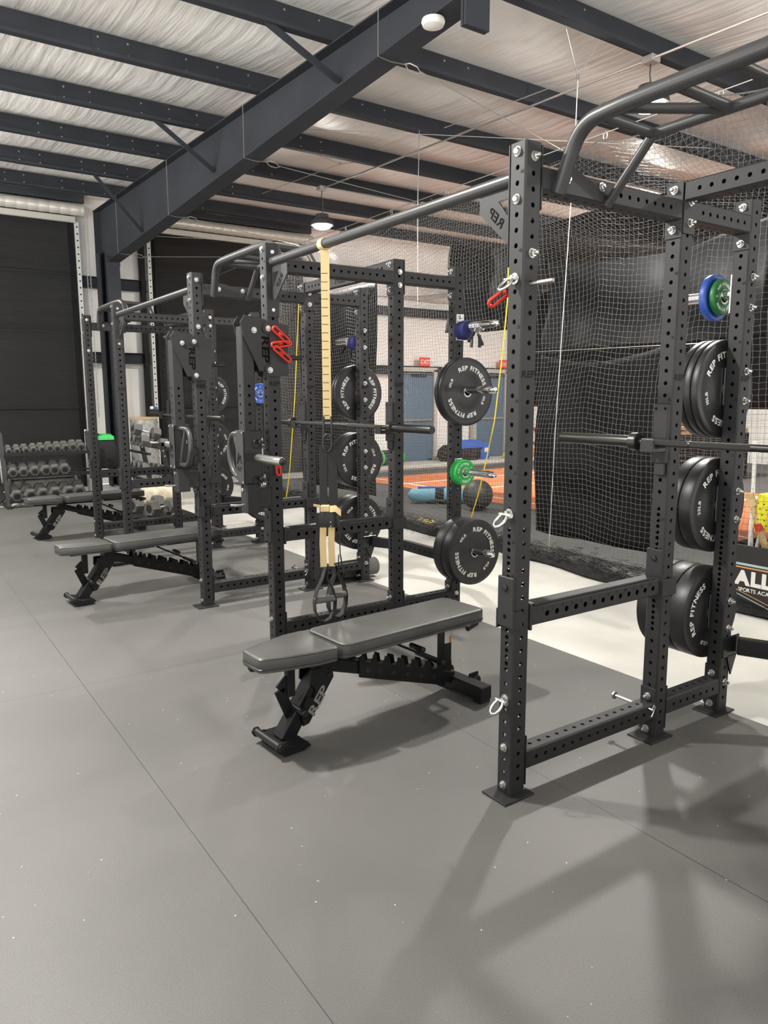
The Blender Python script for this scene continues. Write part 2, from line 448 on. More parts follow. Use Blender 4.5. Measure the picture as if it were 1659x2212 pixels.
# rafter (tapered, x=1.52)
XR = 1.52
mb = MB()
zt = lambda y: roofz(y)-.012
zb = lambda y: 3.70+(10.9-y)*.0415
def loft_beam(y0, y1, x, w, zlo, zhi):
    v = [(x-w/2, y0, zlo(y0)), (x+w/2, y0, zlo(y0)), (x+w/2, y0, zhi(y0)), (x-w/2, y0, zhi(y0)), (x-w/2, y1, zlo(y1)), (x+w/2, y1, zlo(y1)), (x+w/2, y1, zhi(y1)), (x-w/2, y1, zhi(y1))]
    return v, [(0, 1, 2, 3), (7, 6, 5, 4), (0, 4, 5, 1), (1, 5, 6, 2), (2, 6, 7, 3), (3, 7, 4, 0)]
for (y0, y1) in ((2.06, YW),):
    mb.add(*loft_beam(y0, y1, XR, .012, zb, zt))
    mb.add(*loft_beam(y0, y1 - .7, XR, .2, lambda y: zb(y)-.014, zb)); mb.add(*loft_beam(y0, y1, XR, .2, zt, lambda y: zt(y)+.012))
mb.box((XR, 2.05, 4.12), (.2, .022, .52))
rafter = trim(mb, M['beam'], 'deep dark steel roof rafter')
mb = MB()
mb.box((XR, 2.02, 4.12), (.2, .022, .52)); mb.add(*loft_beam(-6.5, 2.01, XR, .012, lambda y: 4.07, zt)); mb.add(*loft_beam(-6.5, 2.01, XR, .2, lambda y: 4.055, lambda y: 4.069)); mb.add(*loft_beam(-6.5, 2.01, XR, .2, zt, lambda y: zt(y)+.012))
trim(mb, M['beam'], 'next rafter beyond the bolted splice')
# flange braces
for (yb, yt, zl, xx) in ((3.72, 3.70, 4.08, .83), (6.46, 6.44, 4.03, .83), (9.2, 9.17, 3.86, .86)):
    mb = MB().bar((XR-.02, yb, zl), (xx, yt, roofz(yt)+.01), .055, .008, 0); mb.bar((XR-.02, yb-.025, zl), (xx, yt-.025, roofz(yt)+.01), .008, .05, 0)
    trim(mb, M['beam'], 'diagonal flange brace under the rafter')
# column
mb = MB(); mb.box((XR, 11.2, 2.15), (.014, .64, 4.3)); mb.box((XR, 10.88, 1.86), (.2, .018, 3.74)); mb.box((XR, 11.52, 2.3), (.22, .018, 4.6))
mb.box((XR-.10, 11.42, 1.95), (.03, .2, 3.9)); mb.box((XR, 10.875, 3.70), (.21, .03, .16))
trim(mb, M['beam'], 'dark steel column carrying the rafter')
# girts + jambs
def girt(x0, x1, z): return MB().box(((x0+x1)/2, YW+.06, z), (x1-x0, .008, .18)).box(((x0+x1)/2, YW+.02, z+.09), (x1-x0, .09, .008)).box(((x0+x1)/2, YW+.02, z-.09), (x1-x0, .09, .008))
for z in (3.45, 2.2):
    trim(girt(1.17, 2.28, z), M['beam'], 'horizontal wall girt beside the column'); trim(girt(5.5, XE, z-.1), M['beam'], 'horizontal wall girt above the blue doors')
# roll-up doors ------------------------------------------------------
def rollup(n, x0, x1, label):
    dm = MB().box(((x0+x1)/2, YW+.06, 2.3), (x1-x0, .03, 4.6))
    V = []; F = []; nz = 90; nxx = 24; r_ = random.Random(n)
    for j in range(nz+1):
        for i in range(nxx+1):
            z = .02+4.42*j/nz
            V.append((x0+(x1-x0)*i/nxx, YW+.02+.012*sin(z*31)+.02*sin(z*4.6+i*.3)*.4+r_.uniform(-.006, .006), z))
    for j in range(nz):
        for i in range(nxx):
            a = j*(nxx+1)+i; F.append((a, a+1, a+nxx+2, a+nxx+1))
    dm.add(V, F)
    d = struct('door_%d' % n, dm, M['foil'], 60, label)
    s = MB()
    for z in (1.35, 2.6, 3.55): s.box(((x0+x1)/2, YW-.005, z), (x1-x0, .02, .022))
    s.build('batten', M['foil'], d)
    dr = MB()
    m = frame((x0-.12, YW-.13, 4.56), (1, 0, 0)); L_ = x1-x0+.24; prof = [(.02, 0)]
    k = 0
    while k*.16 < L_:
        prof += [(.085, k*.16), (.09, k*.16+.01), (.085, min(L_, k*.16+.15))]; k += 1
    prof += [(.02, L_)]
    dr.lathe(prof, m, 24); dr.build('door_drum', M['drum'], d)
    MB().box(((x0+x1)/2, YW-.05, 4.42), (x1-x0, .06, .10), .01).build('bottom_bar', M['drum'], d)
    h = MB().box(((x0+x1)/2, YW-.02, 4.78), (x1-x0+.3, .1, .16)).box(((x0+x1)/2, YW-.16, 4.83), (x1-x0+.3, .3, .02)).box(((x0+x1)/2, YW-.30, 4.80), (x1-x0+.3, .015, .07))
    h.build('door_hood', M['roller_hood'], d)
    for x in (x0-.015, x1+.015):
        mm = MB().box((x, YW-.01, 2.2), (.065, .05, 4.4)); t = mm.build('guide_track', M['jambtrack'], d)
        mm = MB()
        for k in range(40): mm.cyl((x, YW-.034, .1+k*.108), (x, YW-.040, .1+k*.108), .013, 8)
        mm.build('track_slots', M['cut'], t)
    return d
rollup(1, -6.2, 1.13, 'wide black rolling door left of the column'); rollup(2, 2.34, 5.4, 'black rolling door right of the column')
for x in (1.03, 2.44): trim(MB().box((x+.0, YW-.01, 2.2), (.05, .03, 4.4)), M['tarp'], 'black edge seal of the rolling door')
trim(MB().box((2.20, YW+.02, 2.2), (.08, .12, 4.4)), M['tarp'], 'dark jamb beside the rolling door')
# hand chain
def chain(x, y, z0, z1):
    mb = MB(); z = z0; k = 0
    while z < z1:
        mb.tube([(x+(.010*cos(a) if k % 2 else 0), y+(0 if k % 2 else .010*cos(a)), z+.02*sin(a)) for a in [2*pi*i/8 for i in range(8)]], .003, 5, True)
        z += .031; k += 1
    return mb
c = tag(chain(1.24, YW-.15, 1.2, 4.5).build('hoist_chain', M['wire']), 'silver loop chain hanging beside the wide black rolling door', 'chain')
chain(1.29, YW-.15, 1.2, 4.5).build('chain_run', M['wire'], c)
# blue doors
for n, (x0, x1) in ((3, (7.72, 8.72)), (4, (9.92, 10.92))):
    mb = MB().box(((x0+x1)/2, YW+.03, 1.03), (x1-x0-.1, .045, 2.04), .004)
    d = struct('door_%d' % n, mb, M['bdoor'], 0, 'blue steel exit door under a red exit sign')
    f = MB().box((x0, YW+.02, 1.06), (.09, .12, 2.12)).box((x1, YW+.02, 1.06), (.09, .12, 2.12)).box(((x0+x1)/2, YW+.02, 2.12), (x1-x0+.09, .12, .09)); f.build('door_frame', M['dframe'], d)
    MB().box(((x0+x1)/2, YW-.02, 1.0), (x1-x0-.2, .06, .05), .01).build('push_bar', M['nickel'], d)
    MB().box((x0+.55, YW-.02, 1.99), (.4, .06, .06), .01).build('door_closer', M['black'], d)
    e = thing('exit_sign', 'red exit sign above the %s blue door' % ('left' if n == 3 else 'right'), 'sign', ((x0+x1)/2+(.19 if n == 3 else .4), YW-.03, 2.2))
    MB().box((0, 0, .09), (.28, .05, .2), .01).build('sign_body', M['exit'], e)
    v, f_, _ = text_flat('EXIT', .13, .02); MB().add(v, f_, Matrix.Translation((0, -.027, .09)) @ Matrix.Rotation(pi/2, 4, 'X')).build('lettering', M['white'], e, 0)
trim(MB().box((9.5, 11.15, .04), (8.0, .8, .08), .01), M['curb'], 'pale raised strip along the back wall')

# lamps ---------------------------------------------------------------
for i, (x, y, z, pw) in enumerate(LAMPS):
    ld = bpy.data.lights.new('bay_light', 'AREA'); ld.shape = 'DISK'; ld.size = .20; ld.energy = pw; ld.color = LAMP_COL; ld.spread = radians(178)
    if i > 1:
        nm = ['', '', 'left of the racks by the nearest bench', 'left of the racks by the dumbbells', 'behind the viewer at left', 'behind the viewer at right', 'over the far orange turf', 'over the far right of the cage'][i]
        lab = 'round high bay lamp hanging '+nm
    else: lab = ['bright high bay lamp glowing behind the tube of the nearest rack', 'bright high bay lamp glowing above the tan strap'][i]
    t = thing('high_bay_lamp', lab, 'lamp', (x, y, z))
    MB().lathe([(.02, .16), (.09, .15), (.10, .09), (.15, .07), (.165, .03), (.165, 0), (.14, -.004)][::-1], None, 28).build('housing', M['lamp'], t)
    MB().lathe([(.001, -.055), (.06, -.05), (.115, -.03), (.14, -.004)], None, 28, False).build('lens', M['lens'], t)
    bz = roofz(y)-.06-z
    MB().tube([(0, 0, .15), (.012, .005, .2), (-.006, 0, bz*.75), (0, 0, bz)], .005, 6).build('cord', M['black'], t)
    MB().tube([(.02, 0, .15), (.01, 0, bz)], .002, 5).build('hanging_chain', M['wire'], t)
    lo = bpy.data.objects.new('lamp_light', ld); COL.objects.link(lo); lo.parent = t; lo.location = (0, 0, -.062)
    sd_ = bpy.data.lights.new('spill_light', 'POINT'); sd_.energy = pw*.22; sd_.color = LAMP_COL; sd_.shadow_soft_size = .06
    so = bpy.data.objects.new('lamp_spill', sd_); COL.objects.link(so); so.parent = t; so.location = (0, 0, -.10)
    b = MB().box((0, 0, bz+.03), (.11, .11, .055), .004).build('junction_box', M['galv'], t)
def cable(name, pts, r, m, label, cat, parts=None, n=6):
    return tag(MB().tube(pts, r, n).build(name, m), label, cat)
cable('conduit', [(3.68, -3.1, roofz(-3.1)-.03), (3.68, 2.33, roofz(2.33)-.03), (3.66, 7.78, roofz(7.78)-.03)], .011, M['conduit'], 'thin silver conduit running under the purlins between the two lamps', 'conduit')
cable('conduit', [(3.66, 7.74, roofz(7.74)-.02), (5.4, 7.74, roofz(7.74)-.02)], .011, M['conduit'], 'short conduit leading right from the lamp box above the tan strap', 'conduit')
o = thing('ceiling_junction_box', 'small grey junction box with a curled wire at a conduit end', 'box', (5.45, 7.74, roofz(7.74)-.05)); MB().box((0, 0, .03), (.16, .11, .06), .004).build('box_body', M['galv'], o)
MB().tube([(.08, 0, .03), (.14, 0, .03), (.18, 0, .07), (.17, 0, .13), (.12, 0, .14)], .006, 6).build('wire_end', M['wire'], o)
# smoke detector on rafter
o = thing('smoke_detector', 'white round detector under the rafter near the splice', 'detector', (1.43, 2.36, 3.99))
MB().lathe([(.075, .03), (.08, .012), (.07, -.012), (.04, -.022), (.002, -.024)][::-1], None, 28).build('detector_body', M['detector'], o); MB().box((0, 0, .045), (.03, .03, .05)).build('detector_bracket', M['beam'], o)
# loops of wire round the rafter with turnbuckles, tying back to the net cable
NETZ = 3.65; NETX = 3.3
lab = ['nearest the splice', 'second from the splice', 'third from the splice', 'by the column']
for i, (y, xe, ye) in enumerate(((2.99, 3.3, 2.9), (5.42, 3.3, 5.0), (7.77, 3.3, 7.85), (10.15, 3.9, 8.55))):
    z0 = zb(y)-.02
    t = thing('guy_wire', 'steel guy wire looped round the rafter, '+lab[i], 'wire', (XR, y, z0))
    MB().tube([(-.11, 0, zt(y)-z0), (-.112, 0, -.004), (0, 0, -.014), (.112, 0, -.006), (.16, 0, .0)], .004, 5).build('wire_loop', M['wire'], t)
    MB().tube([(.13, 0, 0), (.17, .01, -.03), (.24, .01, -.04), (.28, 0, -.03), (.24, -.01, 0), (.17, -.01, .01)], .005, 5, True).build('turnbuckle', M['wire'], t)
    MB().tube([(.27, 0, -.02), (xe-XR, ye-y, NETZ-z0)], .004, 5).build('wire_run', M['wire'], t)

# ------------------------------------------------------------------ drilled square tube
def drilled(z0, z1, holes, w=.0762, r=.0088, th=.0045, ch=.006, n=12, cap=True):
    """square tube along z; holes = {face:[z,..]}, faces '-x','+x','-y','+y'"""
    mb = MB(); h = w/2
    FR = {'-y': (Vector((1, 0, 0)), Vector((0, -1, 0))), '+y': (Vector((-1, 0, 0)), Vector((0, 1, 0))),
          '-x': (Vector((0, -1, 0)), Vector((-1, 0, 0))), '+x': (Vector((0, 1, 0)), Vector((1, 0, 0)))}
    Z = Vector((0, 0, 1)); e = h-ch
    for k, (t, nn) in FR.items():
        hs = sorted(q for q in holes.get(k, []) if z0+r < q < z1-r)
        def P(a, z, d=0.0): return t*a+nn*(h-d)+Z*z
        bounds = [z0]+[(a+b)/2 for a, b in zip(hs[:-1], hs[1:])]+[z1] if hs else [z0, z1]
        if not hs:
            mb.add([P(-e, z0), P(e, z0), P(e, z1), P(-e, z1)], [(0, 1, 2, 3)])
        for i, c in enumerate(hs):
            lo, hi = bounds[i], bounds[i+1]
            ring = [(r*cos(2*pi*j/n), r*sin(2*pi*j/n)) for j in range(n)]
            v = [P(a, c+b) for a, b in ring]+[P(a, c+b, th) for a, b in ring]+[P(-e, lo), P(e, lo), P(e, hi), P(-e, hi)]
            q = n*2; hf = n//2
            f = [tuple([q+1, q+2, q+3, q][i_] for i_ in (1, 2)) + tuple(range(hf, -1, -1)) + (q+1,)]
            # upper half: from angle pi to 0 along the hole, closed by right/top/left sides
            f = [(q+3,)+tuple(range(hf, -1, -1))+(q+2,),
                 (q+1,)+(0,)+tuple(range(n-1, hf-1, -1))+(q,)]
            f += [(q+2, 0, q+1), (q, hf, q+3)]
            f += [(j, (j+1) % n, n+(j+1) % n, n+j) for j in range(n)]
            mb.add(v, f)
        # chamfer to the next face (counter-clockwise seen from above)
    cs = [(e, -h), (h, -e), (h, e), (e, h), (-e, h), (-h, e), (-h, -e), (-e, -h)]
    for i in (0, 2, 4, 6):
        a, b = cs[i], cs[i+1]
        mb.add([(a[0], a[1], z0), (b[0], b[1], z0), (b[0], b[1], z1), (a[0], a[1], z1)], [(0, 1, 2, 3)])
    if cap:
        mb.add([(x, y, z1) for x, y in cs], [tuple(range(8))]); mb.add([(x, y, z0) for x, y in cs], [tuple(range(8))[::-1]])
    return mb
HT = 2.362
def zs(a, b, s): 
    o = []; z = a
    while z < b: o.append(z); z += s
    return o
Z2 = [.532-.0508*k for k in range(10)]+[.532+.0508*k for k in range(1, 37)]
ZW = [.0456+.0508*k for k in range(9)]+[.5066+.0254*k for k in range(0, 22)]+[1.062+.0508*k for k in range(1, 26)]
ZY = [z for z in Z2 if abs(z-1.594) > .03]
ME = {}
ME['upright'] = drilled(.006, HT, {'-x': ZW, '+x': ZW, '-y': ZY, '+y': ZY}).mesh('upright', M['rack'], 30)
ME['base_plate'] = MB().box((-.012, 0, .004), (.155, .128, .008), .001).mesh('base_plate', M['rack'], 30)
hx = MB(); hx.lathe([(.0165, 0), (.0165, .003)], None, 18); hx.lathe([(.0125, .003), (.0125, .011), (.0095, .013)], None, 6); ME['bolt'] = hx.mesh('bolt', M['silver'], 25)
hx = MB(); hx.lathe([(.0165, 0), (.0165, .003)], None, 18); hx.lathe([(.0125, .003), (.0125, .014), (.009, .015)], None, 6); hx.lathe([(.007, .015), (.007, .026), (.005, .028)], None, 10); ME['nut'] = hx.mesh('nut', M['silver'], 25)
def bolt(parent, p, d, nut=False):
    return link('nut' if nut else 'bolt', ME['nut' if nut else 'bolt'], parent, frame(p, d))
def dark_text(txt, size, mtx, parent, name, m='num', bold=.02, stretch=1.0, shear=0, mirror=False, gap=.02):
    v, f, w_ = text_flat(txt, size, bold, stretch, shear, gap, mirror)
    return MB().add(v, f, mtx).build(name, M[m], parent, 0)
def fm(p, face):
    """matrix whose xy plane lies on a face, text readable from outside"""
    X = {'-y': Vector((1, 0, 0)), '+y': Vector((-1, 0, 0)), '-x': Vector((0, -1, 0)), '+x': Vector((0, 1, 0))}[face]
    N_ = {'-y': Vector((0, -1, 0)), '+y': Vector((0, 1, 0)), '-x': Vector((-1, 0, 0)), '+x': Vector((1, 0, 0))}[face]
    return Matrix(((X.x, 0, N_.x, p[0]), (X.y, 0, N_.y, p[1]), (X.z, 1, N_.z, p[2]), (0, 0, 0, 1)))
v, f, _ = text_flat('REP', .034, .025, 1.25, .12); ME['post_logo'] = MB().add(v, f, fm((0, -.0386, 1.594), '-y')).mesh('post_logo', M['num'], 0)
nb = MB()
for k in (1, 5, 10, 15, 20, 25, 30, 35, 40, 45):
    z = .532+.0254*(k-1) if k <= 21 else 1.062+.0508*(k-21)
    if z < 2.3:
        v, f, _ = text_flat(str(k), .017, .01); nb.add(v, f, fm((-.0386, -.023, z-.018), '-x'))
ME['post_numerals'] = nb.mesh('post_numerals', M['num'], 0)
# side cross members between posts (drilled tube on its side with tall end plates)
def crossmember(x0, x1, zc, plate=.105, key=None):
    L = x1-x0
    hs = zs(.06, L-.04, .0508)
    mb = drilled(0, L, {k: hs for k in ('-x', '+x', '-y', '+y')}, .0762)
    out = MB().add(mb.v, mb.f, Matrix(((0, 0, 1, x0), (0, 1, 0, 0), (-1, 0, 0, zc), (0, 0, 0, 1))))
    for x in (x0+.003, x1-.003): out.box((x, 0, zc), (.006, .0762, plate*2), .001)
    return out
D1, D2 = .874, 1.367; HP = .0381
ME['cm_top_front'] = crossmember(HP, D1-HP, 2.252).mesh('crossmember', M['rack'], 30)
ME['cm_top_rear'] = crossmember(D1+HP, D2-HP, 2.257).mesh('crossmember', M['rack'], 30)
ME['cm_bot_front'] = crossmember(HP, D1-HP, .138, .1).mesh('crossmember', M['rack'], 30)
ME['cm_bot_rear'] = crossmember(D1+HP, D2-HP, .138, .1).mesh('crossmember', M['rack'], 30)
# storage peg along -y from the origin
pg = MB(); pg.box((0, -.004, 0), (.062, .008, .17), .001); ME['peg_plate'] = pg.mesh('peg_plate', M['nickel'], 30)
pg = MB(); pg.lathe([(.0245, 0), (.0245, .30), (.022, .345), (.016, .362), (.004, .366)], frame((0, -.008, 0), (0, -1, 0)), 24); ME['peg'] = pg.mesh('storage_peg', M['chrome'], 40)

WR = 1.1685
PEGZ = (1.972, 1.56, 1.015, .49)
def multi_grip(root, ya, yb):
    """two-rail multi grip bar between the side frames at ya (high y) and yb (low y)"""
    fr = .0762/2
    a, b = ya-fr, yb+fr
    t = MB()
    t.tube(fillet([(.118, a-.004, 2.215), (.105, a-.105, 2.405), (.09, a-.27, 2.41), (.09, b+.27, 2.41), (.105, b+.105, 2.405), (.118, b+.004, 2.215)], .10, 8), .0255, 18)
    o = t.build('multi_grip_bar', M['grip'], root, 60)
    r = MB()
    r.tube([(.372, a-.004, 2.205), (.372, a-.19, 2.40)], .017, 14); r.tube([(.372, b+.004, 2.205), (.372, b+.19, 2.40)], .017, 14)
    r.tube([(.372, a-.185, 2.40), (.372, b+.185, 2.40)], .018, 14)
    r.build('rear_grip_rail', M['grip'], o, 60)
    ym = (a+b)/2
    for y in (a-.19, a-.47, ym-.10, b+.19): MB().tube([(.09, y, 2.405), (.372, y, 2.40)], .017, 14).build('cross_grip', M['grip'], o, 60)
    for p, q in ((a-.26, a-.46), (b+.26, b+.42)): MB().tube([(.09, p, 2.405), (.372, q, 2.40)], .016, 14).build('angled_grip', M['grip'], o, 60)
    for y, s in ((a, -1), (b, 1)):
        poly = [(.085, 2.215), (.085, 2.272), (.14, 2.30), (.20, 2.30), (.30, 2.268), (.40, 2.262), (.40, 2.215), (.20, 2.215)]
        MB().prism(poly, .008, Matrix(((1, 0, 0, 0), (0, 0, -1, y+s*.004), (0, 1, 0, 0), (0, 0, 0, 1)))).build('mount_plate', M['rack'], o)
        for x in (.155, .335): bolt(o, (x, y+s*.008, 2.262), (0, s, 0))
    return o
def upright(root, kind, y, front_y_bolts, peg_side, full=True):
    x = {'front': 0, 'mid': D1, 'rear': D2}[kind]
    u = link('upright', ME['upright'], root, Matrix.Translation((x, y, 0)))
    link('base_plate', ME['base_plate'], u)
    link('post_logo', ME['post_logo'], u); link('post_numerals', ME['post_numerals'], u)
    if not full: return u
    X = -.0381
    if kind == 'front':
        for z in (2.332, 2.1796, .198, .0456): bolt(u, (X, 0, z), (-1, 0, 0))
        for z in front_y_bolts[0]: bolt(u, (0, -HP, z), (0, -1, 0), front_y_bolts[1])
    if kind == 'mid':
        for z in (2.332, 2.1796, .198, .0456): bolt(u, (X-.006, 0, z), (-1, 0, 0), True)
        for z in (2.285, 2.205): bolt(u, (0, -HP-(.006 if not front_y_bolts[1] else .006), z), (0, -1, 0), front_y_bolts[1])
    if kind == 'rear':
        for z in (2.332, 2.1796, .198, .0456): bolt(u, (X-.006, 0, z), (-1, 0, 0), True)
        bolt(u, (0, -HP, .155), (0, -1, 0), peg_side > 0)
        for pz in PEGZ:
            s = peg_side
            pm = Matrix.Translation((0, s*HP, pz)) @ (Matrix.Rotation(pi, 4, 'Z') if s > 0 else Matrix.Identity(4))
            p = link('storage_peg', ME['peg'], u, pm); link('peg_plate', ME['peg_plate'], u, pm)
            for dz in (-.066, .066):
                bolt(u, (0, -HP-(.008 if s < 0 else 0), pz+dz), (0, -1, 0), s > 0)
    return u
def rack(name_label, y0, near_full=True):
    """y0 = row of the side frame nearer the camera; the other is at y0+WR"""
    r = thing('power_rack', name_label, 'power rack', (0, y0, 0))
    for y, peg, fb in ((0, -1, ((2.314, 2.001), False)), (WR, 1, ((2.314, 2.001), True))):
        for k in ('front', 'mid', 'rear'): upright(r, k, y, fb, peg, near_full or y > 0)
        for k in ('cm_top_front', 'cm_top_rear', 'cm_bot_front', 'cm_bot_rear'): link('crossmember', ME[k], r, Matrix.Translation((0, y, 0)))
    multi_grip(r, WR, 0)
    # crossmember joining the middle uprights, with a nameplate
    L = WR-.0762; hs = [z for z in zs(.06, L-.04, .0508)]
    mb = drilled(0, L, {'-x': [h for h in hs if abs(h-L/2) > .2], '+x': hs, '-y': hs, '+y': hs}, .0762)
    out = MB().add(mb.v, mb.f, Matrix(((1, 0, 0, D1), (0, 0, 1, HP), (0, -1, 0, 2.322), (0, 0, 0, 1))))
    for y in (HP+.003, WR-HP-.003): out.box((D1, y, 2.262), (.0762, .006, .20), .001)
    o = out.build('crossmember', M['rack'], r, 30)
    MB().box((D1-.041, WR/2, 2.326), (.006, .34, .10), .001).build('nameplate', M['rack'], o)
    dark_text('REP', .085, fm((D1-.0446, WR/2, 2.326), '-x'), o, 'nameplate_logo', 'num', .02, 1.3, .12)
    # bowed black rear foot bar
    hs = zs(.06, WR-.05, .0508)
    bb = MB()
    pts = [(D2+.02, .04, .33), (D2+.06, .06, .33), (D2+.19, .34, .33), (D2+.19, WR-.34, .33), (D2+.06, WR-.06, .33), (D2+.02, WR-.04, .33)]
    for p, q in zip(pts[1:-2], pts[2:-1]): bb.bar(p, q, .05, .08, .004, up=(0, 0, 1))
    for y in (.042, WR-.042):
        bb.box((D2+.03, y, .33), (.13, .008, .10), .002)
        bb.prism([(-.03, 0), (.05, 0), (.01, -.10)], .008, Matrix(((1, 0, 0, D2+.03), (0, 0, -1, y), (0, 1, 0, .285), (0, 0, 0, 1))))
    o = bb.build('rear_foot_bar', M['rackblk'], r, 30)
    hh = MB()
    for k in range(8):
        y = WR*.30+k*.065; hh.cyl((D2+.165, y, .33), (D2+.1638, y, .33), .009, 10)
    hh.build('foot_bar_holes', M['cut'], o)
    return r
YZ, YA, YD, YE, YF, YG = -WR, 0.0, 2.008, 3.1765, 5.1845, 6.353
R1 = rack('nearest charcoal power rack at the right, with silver shackles on its front upright', YZ)
R2 = rack('middle charcoal power rack carrying jammer arms, between the two long pull-up bars', YD)
R3 = rack('farthest charcoal power rack, beside the dumbbell racks', YF)
# long pull-up bars joining the racks
def link_bar(y0, y1, label):
    t = thing('pull_up_bar', label, 'pull-up bar', (0, y0, 2.262))
    L = y1-y0-.0762
    MB().tube([(0, HP+.006, 0), (0, HP+L-.006, 0)], .024, 24).build('bar', M['grip'], t, 60)
    for s, y in ((1, HP), (-1, y1-y0-HP)):
        MB().box((0, y+s*.003, -.10), (.0762, .006, .40), .001).build('end_plate', M['rack'], t)
        poly = [(0, -.02), (.185, -.02), (.185, -.085), (.045, -.205), (0, -.205)]
        inn = [(.012, -.06), (.085, -.06), (.012, -.145)]
        g = MB(); th = .006
        # plate built as a ring round the triangular window
        P_ = lambda p, d: (d, y+s*(p[0]+.006), p[1])
        outer = [(0, -.02), (.185, -.02), (.185, -.085), (.045, -.205), (0, -.205)]
        quads = [[outer[0], outer[1], inn[1], inn[0]], [outer[1], outer[2], inn[1]], [outer[2], outer[3], inn[2], inn[1]], [outer[3], outer[4], inn[2]], [outer[4], outer[0], inn[0], inn[2]]]
        for q in quads:
            g.add([P_(p, -th/2) for p in q]+[P_(p, th/2) for p in q], [tuple(range(len(q))), tuple(range(len(q), 2*len(q)))[::-1]])
        for ring in (outer, inn):
            n = len(ring); g.add([P_(p, -th/2) for p in ring]+[P_(p, th/2) for p in ring], [(i, (i+1) % n, n+(i+1) % n, n+i) for i in range(n)])
        gu = g.build('gusset_plate', M['rack'], t, 0)
        # logo cut through the plate, reading from the far side
        d = Vector((0, s*.115-s*.0, -.132)); ang = atan2(.12, .14)
        v, f, _ = text_flat('REP', .046, .02, 1.25, .1, .05, True)
        R_ = Matrix(((0, 0, -1, -th/2-.0006), (-1, 0, 0, y+s*.101), (0, 1, 0, -.113), (0, 0, 0, 1))) @ Matrix.Rotation(-s*radians(41), 4, 'Z')
        MB().add(v, f, R_).build('cut_logo', M['cut'], gu, 0)
    return t
B1 = link_bar(YA, YD, 'long straight pull-up bar from the nearest rack, with a tan strap tied on it')
B2 = link_bar(YE, YF, 'long straight pull-up bar joining the middle and farthest racks')

# ------------------------------------------------------------------ safeties, cups, barbells
def safety(y, label):
    t = thing('safety_bar', label, 'safety bar', (0, y, .705))
    x0, x1 = HP+.012, D1-HP-.012; L = x1-x0
    hs = [.085+.0535*k for k in range(13)]
    mb = drilled(0, L, {'-y': hs, '+y': hs, '-x': [], '+x': []}, .072, r=.0115)
    MB().add(mb.v, mb.f, Matrix(((0, 0, 1, x0), (0, 1, 0, 0), (-1, 0, 0, 0), (0, 0, 0, 1)))).build('safety_tube', M['rack'], t, 30)
    MB().box((D1/2, 0, .040), (L-.05, .058, .010), .003).build('top_pad', M['plate'], t)
    nm = MB()
    for k in range(13):
        v, f, _ = text_flat(str(k+1), .019, .015); nm.add(v, f, fm((x0+hs[k]-.024, -.0364, .020), '-y'))
    nm.build('numerals', M['num'], t, 0)
    for s, x in ((-1, 0.0), (1, D1)):
        b = MB()
        b.box((x-HP-.007, 0, .065), (.012, .082, .19), .003); b.box((x-s*(HP+.006), 0, 0), (.012, .086, .10), .002)
        b.box((x, HP+.007, -.005), (.100, .008, .075), .002); b.box((x, -HP-.007, -.005), (.1, .008, .075), .002) if s > 0 else b.box((x-.03, -HP-.005, 0), (.05, .006, .07), .001)
        o = b.build('bracket', M['rack'], t)
        MB().lathe([(.014, 0), (.013, .006), (.004, .008)], frame((x-HP-.013, 0, .12), (-1, 0, 0)), 14).build('rivet', M['black'], o)
        MB().cyl((x-HP-.0132, 0, .01), (x-HP-.0138, 0, .01), .0085, 12).build('bracket_hole', M['cut'], o)
    return t
safety(YA, 'numbered safety bar behind the front upright with silver shackles')
safety(YD, 'numbered safety bar behind the hanging straps, on the near side of the middle rack')
safety(YE, 'numbered safety bar on the far side of the middle rack, above its bench')
safety(YF, 'numbered safety bar on the near side of the farthest rack')
safety(YG, 'numbered safety bar on the far side of the farthest rack')
def j_cup(y, label):
    t = thing('j_cup', label, 'bar holder', (D1-HP, y, 1.33))
    MB().box((-.012, .0, .03), (.020, .070, .25), .004).build('back_block', M['rack'], t)
    MB().box((-.05, .0, -.035), (.105, .066, .022), .004).box((-.100, .0, -.020), (.014, .066, .052), .004).build('bar_shelf', M['black'], t)
    MB().box((-.008, .0, -.10), (.014, .05, .09), .003).build('lower_lock', M['black'], t)
    m = MB()
    for dy in (-.022, .022):
        for dz in (.135, .0): m.cyl((-.021, dy, dz), (-.0228, dy, dz), .006, 10)
    m.build('pad_screws', M['cut'], t)
    MB().cyl((0, 0, .10), (.03, 0, .10), .008, 12).build('lock_pin', M['silver'], t)
    return t
for y, l in ((YA, 'nearest rack, far side'), (YD, 'middle rack, near side'), (YE, 'middle rack, far side'), (YF, 'farthest rack, near side'), (YG, 'farthest rack, far side'), (YZ, 'nearest rack, side beyond the frame')):
    j_cup(y, 'black bar holder on the middle upright of the '+l)
def barbell(yc, label, z=1.325):
    t = thing('barbell', label, 'barbell', (D1-HP-.058, yc, z))
    MB().cyl((0, -.655, 0), (0, .655, 0), .0142, 16).build('shaft', M['bar'], t)
    for a, b in ((-.60, -.42), (-.41, -.16), (.16, .41), (.42, .60)): MB().cyl((0, a, 0), (0, b, 0), .0146, 16).build('knurling', M['knurl'], t)
    for s in (-1, 1):
        MB().lathe([(.012, .655), (.034, .656), (.038, .660), (.038, .690), (.034, .694), (.0255, .695), (.025, 1.085), (.022, 1.09), (.003, 1.09)], Matrix.Rotation(-s*pi/2, 4, 'X'), 24).build('sleeve', M['bar'], t)
        MB().lathe([(.020, 1.0905), (.002, 1.0915)], Matrix.Rotation(-s*pi/2, 4, 'X'), 18).build('end_cap', M['black'], t)
    return t
barbell(YA-WR/2, 'black barbell on the nearest rack, sleeve reaching past its middle upright')
